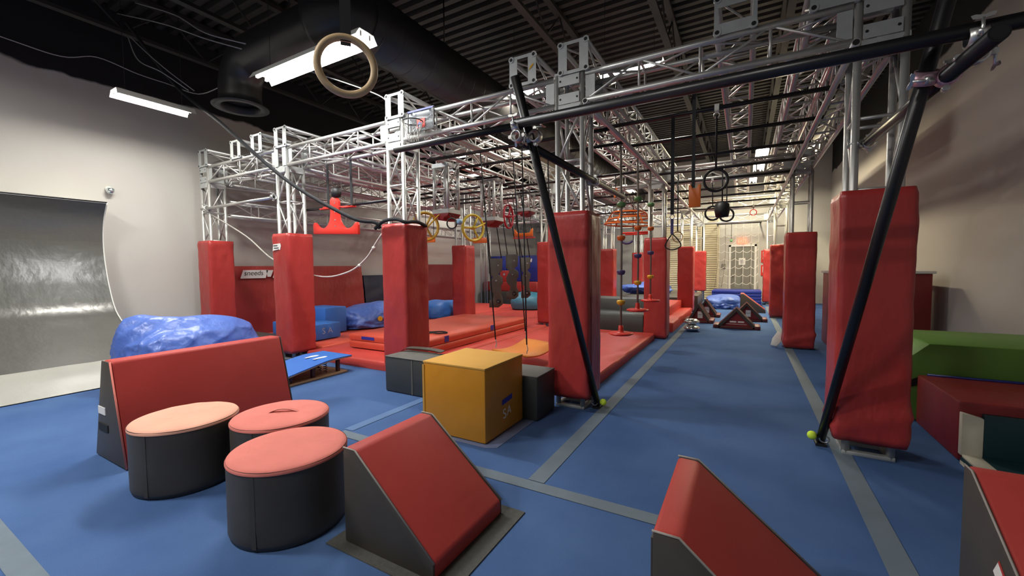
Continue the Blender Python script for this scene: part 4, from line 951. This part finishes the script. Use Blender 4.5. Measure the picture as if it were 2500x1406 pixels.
# ------------------------------------------------------------------ things on ropes
def rope(pts, r, lab, m='black_rope', name='rope', cat='rope', k=6, n=8, group=None):
    c = Vector(pts[len(pts)//2]); o = MB().tube(curve(pts, k), r, n).build(name, M[m], None, loc=c, label=lab, cat=cat, group=group); return o
rope([(-7.77, 2.6, 4.95), (-7.36, 3.0, 4.12), (-6.57, 3.2, 3.50), (-5.39, 3.4, 2.60), (-4.36, 3.55, 2.06), (-4.02, 3.66, 1.975), (-3.98, 3.705, 1.90)], .024, 'long thick black rope sagging from the roof to the rope topped post')
rope([(-4.05, 3.69, 1.90), (-3.9, 3.69, 1.985), (-3.68, 3.69, 1.995), (-3.57, 3.72, 1.955), (-3.555, 3.9, 1.975), (-3.575, 4.1, 1.94)], .022, 'black rope end laid over the top of the middle post pad')
rope([(-8.4, 3.74, 2.47), (-7.95, 4.2, 2.02), (-7.11, 4.22, 1.56), (-6.01, 4.25, 1.29), (-5.32, 4.25, 1.34), (-4.85, 4.22, 1.54), (-4.52, 4.2, 1.85), (-4.0, 4.15, 2.25)], .012, 'thin white knotted rope slung between the first and third front posts', 'white_rope')
kn = WORLD
for p in ((-4.99, 4.23, 1.45), (-4.66, 4.21, 1.70)): MB().lathe([(.002, -.03), (.024, -.015), (.028, 0), (.024, .015), (.002, .03)], p, 12).build('rope_knot', M['white_rope'], bpy.data.objects['rope.002'])
# wooden ring close to the camera
wrg = thing('gymnastic_ring', (-1.40, 1.15, 2.21), 'wooden gymnastic ring hanging close to the camera', 'ring')
rc = Vector((-1.395, 1.145, 2.205)); MB().torus(rc, .106, .0145, (.78, -.62, -.10), 64, 14).build('ring', M['wood'], wrg)
u_ = Vector((.62, .78, 0))
b = MB()
for s in (-1, 1):
    q = rc+Vector((0, 0, .118)); nn = Vector((.78, -.62, 0))*.018*s
    b.add([q-u_*.02+nn-Vector((0, 0, .03)), q+u_*.02+nn-Vector((0, 0, .03)), q+u_*.02+nn*.1+Vector((0, 0, 2.6)), q-u_*.02+nn*.1+Vector((0, 0, 2.6))], [(0, 1, 2, 3)])
b.build('strap', M['strap'], wrg)
# basketball hoop
bh = thing('basketball_hoop', (-3.3, 3.7, 3.05), 'mini basketball hoop with blue edged clear backboard on the truss', 'hoop')
MB().box(-3.50, -3.12, 3.735, 3.741, 3.0, 3.235).build('backboard', M['clear_acrylic'], bh)
for a in ((-3.51, -3.11, 3.225, 3.245), (-3.51, -3.495, 3.0, 3.235), (-3.125, -3.11, 3.0, 3.235), (-3.51, -3.11, 2.99, 3.005)): MB().box(a[0], a[1], 3.728, 3.742, a[2], a[3]).build('edge_trim', M['royal'] if a[2] > 3.1 else M['black_paint'], bh)
MB().box(-3.36, -3.24, 3.726, 3.734, 3.03, 3.13).build('red_panel', M['red_plastic'], bh)
MB().torus((-3.31, 3.60, 3.06), .115, .006, (0, 0, 1), 32, 8).build('rim', M['black_paint'], bh)
b = MB(); N = 12
for i in range(N):
    for k in range(4):
        f1 = [1, .86, .70, .60, .55][k]; f2 = [1, .86, .70, .60, .55][k+1]; z1_, z2_ = 3.055-.05*k, 3.055-.05*(k+1)
        for s in (-.5, .5):
            a1, a2 = 2*PI*(i+(.5 if k % 2 else 0))/N, 2*PI*(i+(.5 if k % 2 else 0)+s)/N
            b.tube([(-3.31+.115*f1*math.cos(a1), 3.60+.115*f1*math.sin(a1), z1_), (-3.31+.115*f2*math.cos(a2), 3.60+.115*f2*math.sin(a2), z2_)], .0025, 4, cap=False)
b.build('net', M['white_rope'], bh, kind='stuff')
for xx_ in (-3.45, -3.17): MB().box(xx_-.015, xx_+.015, 3.741, 3.802, 3.20, 3.235).build('hanger', M['steel'], bh)
MB().tube([(-3.31, 3.715, 3.06), (-3.31, 3.735, 3.06)], .03, 10).build('bracket', M['royal'], bh)
# red anchor swing
an = thing('anchor_swing', (-5.29, 4.07, 1.92), 'red anchor shaped hanging hold with black knob behind the black rope', 'hanging hold')
L_ = [(-.50, -.02), (-.50, .12), (-.48, .155), (-.455, .16)]
L_ += [(-.455+.36*math.sin(a), .16-.10*math.sin(a*1.0)*(1 if a < 1 else 1)+(.0)) for a in ()]
cv = curve([(-.44, .15, 0), (-.36, .085, 0), (-.24, .07, 0), (-.14, .14, 0), (-.10, .26, 0), (-.095, .38, 0)], 4)
side = L_[:3]+[(p.x, p.y) for p in cv]
head = [(.105*math.cos(a), .43+.10*math.sin(a)) for a in [PI*(1-i/10) for i in range(1, 10)]]
poly = side+head+[(-a, b_) for a, b_ in reversed(side)]
MB().prism(poly, (-5.29, 4.05, 1.935), (1, 0, -.05), (0, 0, 1), (0, .04, 0)).build('body', M['red_plastic'], an, bevel=.008)
MB().tube([(-5.56, 4.07, 2.325), (-5.0, 4.07, 2.30)], .014, 8).build('cross_rod', M['red_plastic'], an)
MB().box(-5.10, -4.88, 4.03, 4.11, 2.285, 2.30).build('shelf', M['red_plastic'], an)
MB().box(-5.60, -5.38, 4.03, 4.11, 2.295, 2.31).build('shelf', M['red_plastic'], an)
MB().lathe([(.01, -.07), (.06, -.06), (.075, -.01), (.07, .05), (.035, .075), (.01, .08)], (-5.26, 4.07, 2.52), 20).build('knob', M['black_paint'], an)
for x, z in ((-5.44, 2.31), (-4.93, 2.29)):
    MB().box(x-.02, x+.02, 4.066, 4.074, z, 2.95).build('strap', M['strap'], an)
    MB().torus((x, 4.07, 2.975), .03, .006, (1, 0, 0), 16, 6).build('carabiner', M['steel'], an)
for zz in (2.03, 2.12, 2.24, 2.37): MB().tube([(-5.27, 4.049, zz), (-5.27, 4.045, zz)], .010, 8).build('screw', M['silver'], an)
for k, x in enumerate((-7.62, -7.3, -6.72)):
    hk = thing('hanging_hook', (x, 3.95, 2.83), 'small steel hook chain under the front truss left bay, %s' % ('left', 'middle', 'right')[k], 'hook', 'steel hooks under the truss')
    for q in range(4): MB().torus((x, 3.82, 2.93-.035*q), .018, .004, (1, 0, 0) if q % 2 else (0, 1, 0), 12, 5).build('link', M['steel'], hk)
# wheels
def wheel(c, R, nrm, m, lab, tgt, spokes=3, rr=.022):
    t = thing('steering_wheel_hold', c, lab, 'wheel hold', 'coloured wheel holds'); c = Vector(c); nrm = Vector(nrm).normalized()
    MB().torus(c, R, rr, nrm, 44, 10).build('rim', M[m], t)
    a = Vector((0, 0, 1)); u = (a-nrm*a.dot(nrm)).normalized(); v = nrm.cross(u)
    for k in range(spokes):
        an_ = 2*PI*k/spokes+.5; MB().tube([c, c+(u*math.cos(an_)+v*math.sin(an_))*R], rr*.75, 8).build('spoke', M[m], t)
    MB().tube([c-nrm*.05, c+nrm*.05], rr*1.3, 12).build('hub', M[m], t)
    MB().tube(curve([c-nrm*.04, c-nrm*.10, Vector(tgt)-Vector((0, .04, .02)), tgt], 4), .012, 8).build('axle', M[m], t)
    return t
wheel((-3.99, 5.75, 2.07), .215, (-.9, .30, 0), 'yellow', 'yellow three spoke wheel hold beside the second hanging truss', (-3.95, 6.12, 2.20))
wheel((-4.08, 7.1, 2.40), .225, (-.95, -.1, 0), 'crimson', 'crimson three spoke wheel hold beside the farthest hanging truss', (-4.05, 7.62, 2.53))
wheel((-4.15, 4.75, 2.02), .20, (-.85, .4, 0), 'mustard', 'mustard wheel hold half hidden behind the rope topped post', (-4.02, 4.92, 2.20))
t = thing('hanging_ring', (-3.74, 4.85, 2.05), 'small black ring under the nearest hanging truss', 'ring'); MB().torus((-3.74, 4.85, 2.05), .075, .011, (.3, -.95, 0), 30, 8).build('ring', M['black_paint'], t); MB().tube([(-3.74, 4.85, 2.13), (-3.85, 4.93, 2.20)], .006, 6).build('cord', M['black_rope'], t)
t = thing('ball_hold', (-3.66, 4.95, 2.07), 'small light blue ball hold under the nearest hanging truss', 'ball'); MB().lathe([(.002, -.045)]+[(.045*math.cos(a), .045*math.sin(a)) for a in [(-70+20*i)*PI/180 for i in range(8)]]+[(.002, .045)], (-3.64, 4.9, 2.07), 18).build('ball', M['lightblue'], t); MB().tube([(-3.64, 4.9, 2.11), (-3.85, 4.95, 2.21)], .005, 6).build('cord', M['black_rope'], t)
# orange trapezes
for k, (x, y, z, w2, lab) in enumerate(((-5.15, 6.0, 1.93, .12, 'orange board hold right of the rope topped post'), (-4.42, 6.6, 1.92, .16, 'orange board hold under the yellow wheel'))):
    t = thing('board_hold', (x, y, z), lab, 'hanging hold', 'orange board holds'); MB().box(x-w2, x+w2, y-.02, y+.02, z-.05, z+.05).build('board', M['orange'], t, bevel=.008)
    for s in (-1, 1): MB().tube([(x+s*w2*.8, y, z+.05), (x+s*w2*.8, y, 2.93)], .006, 6).build('cord', M['black_rope'], t)
t = thing('board_hold', (-3.8, 7.2, 1.98), 'orange cradle shaped hold in front of the half hidden post', 'hanging hold', 'orange board holds')
MB().prism([(-.20, .14), (-.20, -.02), (.20, -.02), (.20, .14), (.13, .05), (-.13, .05)], (-3.8, 7.18, 2.02), (1, 0, 0), (0, 0, 1), (0, .05, 0)).build('cradle', M['orange'], t, bevel=.008)
MB().box(-4.02, -3.56, 7.17, 7.24, 1.965, 1.985).build('tray', M['red_plastic'], t)
for s in (-1, 1): MB().tube([(-3.8+s*.17, 7.2, 2.14), (-3.8+s*.127, 7.2, 2.95)], .006, 6).build('cord', M['black_rope'], t)
# black plank holds
def plank(c, hgt, wid, lab, ropes, sd):
    c = Vector(c); t = thing('plank_hold', c, lab, 'hanging hold', 'black notched plank holds')
    h, w2 = hgt/2, wid/2
    poly = [(-w2, -h), (w2*.35, -h), (w2, -h*.86), (w2*.95, -h*.62), (w2*.7, -h*.45), (w2*.75, -h*.1), (w2, .0), (w2, h*.22), (w2*.35, h*.36), (w2*.9, h*.5), (w2, h), (-w2, h), (-w2, h*.4), (-w2*.45, h*.25), (-w2*.8, h*.05), (-w2, -h*.05), (-w2*.8, -h*.28), (-w2*.3, -h*.42), (-w2*.4, -h*.62), (-w2, -h*.72)]
    MB().prism(poly, c, (.95, .3, 0), (0, 0, 1), (-.012, .04, 0)).build('plank', M['grey_vinyl'] if False else M['charcoal'], t, bevel=.006)
    for p, q in ((.5, .72), (.1, .1), (.35, -.75)):
        o_ = c+Vector((.95, .3, 0))*w2*p*.8+Vector((0, 0, h*q)); MB().tube([o_, o_-Vector((-.003, .01, 0))], .016, 10).build('bolt', M['silver'], t)
    MB().torus(c+Vector((.95, .3, 0))*w2*.45+Vector((0, -.012, -h*.74)), .035, .010, (-.3, .95, 0), 18, 6).build('finger_hole', M['hole'], t)
    for s in (-1, 1): MB().tube([c+Vector((.95, .3, 0))*w2*.8*s+Vector((0, .02, h)), (c.x+ropes[0]+s*.10, c.y, 2.93)], .011, 6).build('strap', M['strap'], t)
plank((-4.33, 7.0, 1.09), .98, .28, 'black notched plank hold on two straps, nearest of three', (-.18, 0), 1)
plank((-4.52, 8.0, 1.19), 1.0, .28, 'black notched plank hold on two straps, middle of three', (-.2, 0), 2)
plank((-3.97, 7.6, 1.18), .84, .20, 'black notched plank hold on two straps, right hand of three', (-.2, 0), 3)
# orange swing seat
ss = thing('swing_seat', (-2.4, 4.7, .33), 'orange curved plank swing hanging low on black ropes over the red mat', 'swing')
b = MB(); nn_ = 12; vs = []
for j in range(2):
    for i in range(nn_+1):
        q = i/nn_; A_ = Vector((-2.80, 4.42, .36)).lerp(Vector((-2.78, 5.30, .37)), q) if j == 0 else Vector((-2.20, 4.25, .36)).lerp(Vector((-2.20, 5.12, .37)), q)
        A_.z -= .05*math.sin(PI*q); vs.append(A_)
n = nn_+1
b.add(vs+[p-Vector((0, 0, .02)) for p in vs], [(i, n+i, n+i+1, i+1) for i in range(nn_)]+[(2*n+i+1, 3*n+i+1, 3*n+i, 2*n+i) for i in range(nn_)]+[(i, i+1, 2*n+i+1, 2*n+i) for i in range(nn_)]+[(3*n+i, 3*n+i+1, n+i+1, n+i) for i in range(nn_)]+[(0, 2*n, 3*n, n), (n-1, 2*n-1, 4*n-1, 3*n-1)], True)
b.build('board', M['orange_board'], ss)
for p, q in (((-2.76, 4.46, .36), (-3.06, 4.6, 2.92)), ((-2.24, 4.31, .36), (-2.44, 4.6, 2.92)), ((-2.24, 5.06, .36), (-2.36, 5.2, 2.92)), ((-2.74, 5.24, .36), (-2.9, 5.2, 2.92))):
    p, q = Vector(p), Vector(q); d = (q-p).normalized()
    MB().tube([p+d*.12, q], .0085, 7).build('rope', M['black_rope'], ss); MB().torus(p+d*.035, .022, .004, (1, .4, 0), 14, 5).build('eye_bolt', M['steel'], ss); MB().tube(curve([p+d*.04, p+d*.07+Vector((.012, 0, 0)), p+d*.12], 4), .006, 6).build('snap_hook', M['steel'], ss)
# disc ropes
for k, (x, y, zs) in enumerate(((-1.36, 5.2, (2.17, 1.76, 1.33, .95, .55)), (-1.32, 5.95, (2.34, 1.94, 1.55, 1.17, .78)), (-1.34, 6.95, (2.39, 2.01, 1.62, 1.23, .84)))):
    t = thing('disc_rope_swing', (x, y, zs[4]), 'climbing rope with coloured foot discs and red seat, %s of the three beside the corridor' % ('nearest', 'middle', 'farthest')[k], 'rope swing', 'climbing ropes with coloured discs')
    MB().tube([(x, y, zs[4]+.05), (x+.005, y, 1.6), (x-.01, y, 2.96)], .013, 8).build('rope', M['grey_rope'], t)
    for z, m in zip(zs[:4], ('leaf', 'orange', 'purple', 'gold')):
        MB().lathe([(.014, -.038), (.04, -.032), (.052, -.005), (.052, .012), (.045, .022), (.014, .026)] if m != 'leaf' else [(.014, -.04), (.045, -.03), (.06, 0), (.045, .028), (.014, .035)], (x, y, z), 24).build('foot_disc', M[m], t)
    MB().lathe([(.01, -.02), (.12, -.018), (.152, -.004), (.152, .008), (.13, .016), (.04, .02), (.032, .05), (.028, .10), (.01, .105)], (x, y, zs[4]), 36).build('seat', M['red_plastic'], t)
    MB().torus((x, y, 2.87), .028, .006, (0, 1, 0), 16, 6).build('carabiner', M['steel'], t)
# orange hoop tiers
oh = thing('hoop_swing', (-2.2, 9.0, 2.4), 'tiered orange hoop swing hung on ropes above the dark grey steps', 'hoop swing')
for R_, z, tl in ((.50, 2.30, .04), (.42, 2.42, -.03), (.34, 2.55, .03)): MB().torus((-2.2, 9.0, z), R_, .018, (tl, 0, 1), 44, 8).build('hoop', M['orange'], oh)
for k in range(6):
    a = 2*PI*k/6+.3; MB().tube([(-2.2+.5*math.cos(a), 9+.5*math.sin(a), 2.30), (-2.2+.34*math.cos(a), 9+.34*math.sin(a), 2.55)], .014, 6).build('rung', M['orange'], oh); MB().tube([(-2.2+.34*math.cos(a), 9+.34*math.sin(a), 2.55), (-2.2, 9, 2.93)], .008, 6).build('cord', M['grey_rope'], oh)
st_ = thing('star_hold', (-2.0, 6.9, 2.70), 'small orange star shaped hold at the end of the left brace pipe', 'hanging hold'); sx, sy, sz = -1.90, 6.885, 2.62
MB().prism([(.09*(1 if i % 2 == 0 else .45)*math.sin(i*PI/4+.2), .09*(1 if i % 2 == 0 else .45)*math.cos(i*PI/4+.2)) for i in range(8)], (sx, sy, sz), (1, 0, 0), (0, 0, 1), (0, .03, 0)).build('star', M['orange'], st_); MB().tube([(sx, sy+.015, sz+.09), (sx, sy+.015, 2.93)], .007, 6).build('cord', M['black_rope'], st_)
for k, (y, z) in enumerate(((8.293, 2.06), (8.547, 2.05))): pipe([(-2.15, y, z), (-1.645, y, z)], .018, '%s short red bar left of the post behind the disc ropes' % ('near', 'far')[k], m='red_plastic', name='red_bar', cat='bar', group='short red bars', n=10)
ah = thing('air_handler', (-6.0, 13.5, 4.9), 'beige air handling cabinet high under the roof far behind the middle tower', 'air unit')
MB().box(-6.5, -5.5, 13.2, 14.0, 4.45, 5.6).build('casing', M['beige'], ah, bevel=.02)
for k in range(2): MB().box(-6.44+k*.46, -6.04+k*.46, 13.185, 13.2, 4.55, 5.45).build('access_panel', M['beige'], ah, bevel=.006)
sl = thing('sling', (-2.23, 9.0, 1.9), 'small purple hammock sling hanging under the orange hoops', 'sling')
MB().tube(curve([(-2.36, 9, 1.97), (-2.28, 9, 1.90), (-2.18, 9, 1.90), (-2.10, 9, 1.95)], 5), .025, 8).build('hammock', M['purple'], sl)
for xx_, zz_ in ((-2.36, 1.97), (-2.10, 1.95)): MB().tube([(xx_, 9, zz_), (xx_, 9, 2.93)], .006, 6).build('cord', M['black_rope'], sl)
# corridor hanging holds
ob_ = thing('board_hold', (-.405, 4.07, 1.93), 'orange forked board hold on a long black strap over the corridor', 'hanging hold', 'orange board holds')
MB().prism([(-.048, 0), (.048, 0), (.05, .20), (.028, .20), (.018, .165), (-.018, .165), (-.028, .20), (-.05, .20)], (-.405, 4.05, 1.925), (1, 0, 0), (0, 0, 1), (0, .03, 0)).build('board', M['orange'], ob_, bevel=.004)
MB().box(-.432, -.404, 4.062, 4.068, 2.10, 2.93).build('strap', M['strap'], ob_)
def ringhang(c, R_, rr, ztop, lab, m='black_paint', dx=0, chain='black_rope'):
    c = Vector(c); t = thing('hanging_ring', c, lab, 'ring', 'black rings over the corridor'); MB().torus(c, R_, rr, (.15, -.98, 0), 44, 10).build('ring', M[m], t)
    MB().tube([c+Vector((0, 0, R_-.005)), (c.x+dx, c.y, ztop)], .009, 6).build('cord', M[chain], t)
    MB().torus((c.x+dx, c.y, ztop+.0), .026, .006, (0, 1, 0), 14, 6).build('carabiner', M['steel'], t)
    MB().box(c.x+dx-.02, c.x+dx+.02, c.y-.026, c.y+.026, 2.90, 2.96).build('bar_clamp', M['steel'], t); return t
ringhang((-.265, 4.55, 2.235), .105, .013, 2.86, 'big black ring hanging from the first corridor bar')
ringhang((-.30, 8.2, 2.285), .11, .016, 2.86, 'black ring low over the corridor, behind the big ring', dx=.0)
ringhang((-.52, 8.2, 2.33), .12, .017, 2.86, 'black ring turned edgewise over the corridor, left of the low ring', dx=-.01)
t = ringhang((.16, 12.4, 2.76), .075, .010, 2.9, 'small red ring far away over the corridor', m='red_plastic')
pb = thing('punch_hold', (-.34, 7.6, 2.2), 'black drum shaped hold between the black rings', 'hanging hold'); MB().lathe([(.02, -.13), (.09, -.12), (.11, -.02), (.10, .08), (.04, .12), (.01, .13)], (-.33, 7.3, 2.28), 20).build('body', M['black_paint'], pb); MB().tube([(-.33, 7.3, 2.40), (-.33, 7.3, 2.93)], .01, 6).build('cord', M['black_rope'], pb)
rh = thing('strap_handle', (-.66, 4.55, 1.95), 'thick black hanging strap with pale shackle left of the orange board', 'strap')
MB().box(-.682, -.648, 4.545, 4.556, 1.93, 2.92).build('strap', M['strap'], rh); MB().torus((-.665, 4.55, 1.905), .022, .005, (0, 1, 0), 16, 6).build('shackle', M['steel'], rh); MB().box(-.68, -.65, 4.547, 4.553, 1.73, 1.88).build('web_loop', M['purple'], rh)
MB().tube(curve([(-.665, 4.55, 1.73), (-.71, 4.55, 1.66), (-.73, 4.55, 1.60), (-.66, 4.53, 1.565), (-.58, 4.55, 1.60), (-.60, 4.55, 1.66), (-.66, 4.55, 1.73)], 5), .006, 6).build('sling', M['black_rope'], rh)
rh = thing('strap_handle', (-1.0, 7.3, 1.9), 'thin black rope with a ring handle beside the first strap', 'strap'); MB().tube([(-.98, 7.3, 1.97), (-.98, 7.3, 2.9)], .010, 6).build('rope', M['black_rope'], rh); MB().torus((-.98, 7.3, 1.88), .085, .010, (.5, -.85, 0), 28, 8).build('ring', M['wood'], rh)
pl = thing('ball_hold', (-.45, 17.3, 2.3), 'small dark ball on a long cord left of the exit sign', 'ball'); MB().lathe([(.002, -.05)]+[(.05*math.cos(a), .05*math.sin(a)) for a in [(-70+20*i)*PI/180 for i in range(8)]]+[(.002, .05)], (-.46, 17.3, 2.31), 16).build('ball', M['leaf'], pl); MB().tube([(-.46, 17.3, 2.35), (-.46, 17.3, 2.95)], .008, 6).build('cord', M['black_rope'], pl)
# lying black hand loop on the orange stack
MB().tube(curve([(-4.35, 4.85, .385), (-4.25, 4.97, .39), (-4.12, 4.95, .39), (-4.05, 5.08, .388), (-4.18, 5.14, .388), (-4.30, 5.05, .388), (-4.4, 5.0, .386)], 5), .012, 7).build('hand_loop', M['black_rope'], None, loc=(-4.2, 5, .37), label='black rope hand loop lying on the stacked orange mat', cat='rope')
# cables on the left wall and ceiling
rope([(-8.93, -.2, 4.72), (-8.92, 1.57, 4.62), (-8.92, 2.2, 4.60), (-8.93, 2.6, 4.76), (-8.93, 3.1, 4.70), (-8.9, 3.5, 4.68), (-8.3, 3.7, 4.45), (-7.0, 3.5, 4.25)], .008, 'pale cable running along the black top of the left wall', 'cable', 'cable', 'cable', group='pale cables')
rope([(-7.77, 2.6, 4.78), (-7.45, 2.6, 4.35), (-7.17, 2.75, 4.18), (-7.0, 3.0, 3.98)], .007, 'pale looped cable hanging under the left joist', 'cable', 'cable', 'cable', group='pale cables')
rope([(-7.77, 2.62, 4.78), (-7.36, 2.66, 4.46), (-7.1, 2.8, 4.2), (-6.95, 3.05, 3.98)], .006, 'second pale looped cable beside the first loop', 'cable', 'cable', 'cable', group='pale cables')
rope([(-9.0, 2.9, 5.6), (-7.65, 3.0, 5.09), (-6.6, 3.05, 4.62), (-5.75, 3.08, 4.27)], .008, 'pale cable from the left roof edge to the branch duct, lower', 'cable', 'cable', 'cable', group='pale cables')
rope([(-8.3, 2.9, 5.55), (-7.3, 3.0, 5.12), (-6.48, 3.0, 4.64), (-5.6, 3.05, 4.28)], .008, 'pale cable from the left roof edge to the branch duct, upper', 'cable', 'cable', 'cable', group='pale cables')
rope([(-4.9, 3.2, 3.9), (-4.4, 3.5, 3.72), (-4.0, 3.75, 3.55), (-3.86, 3.8, 3.42)], .007, 'pale cable dropping behind the wooden ring to the hoop tower', 'cable', 'cable', 'cable', group='pale cables')
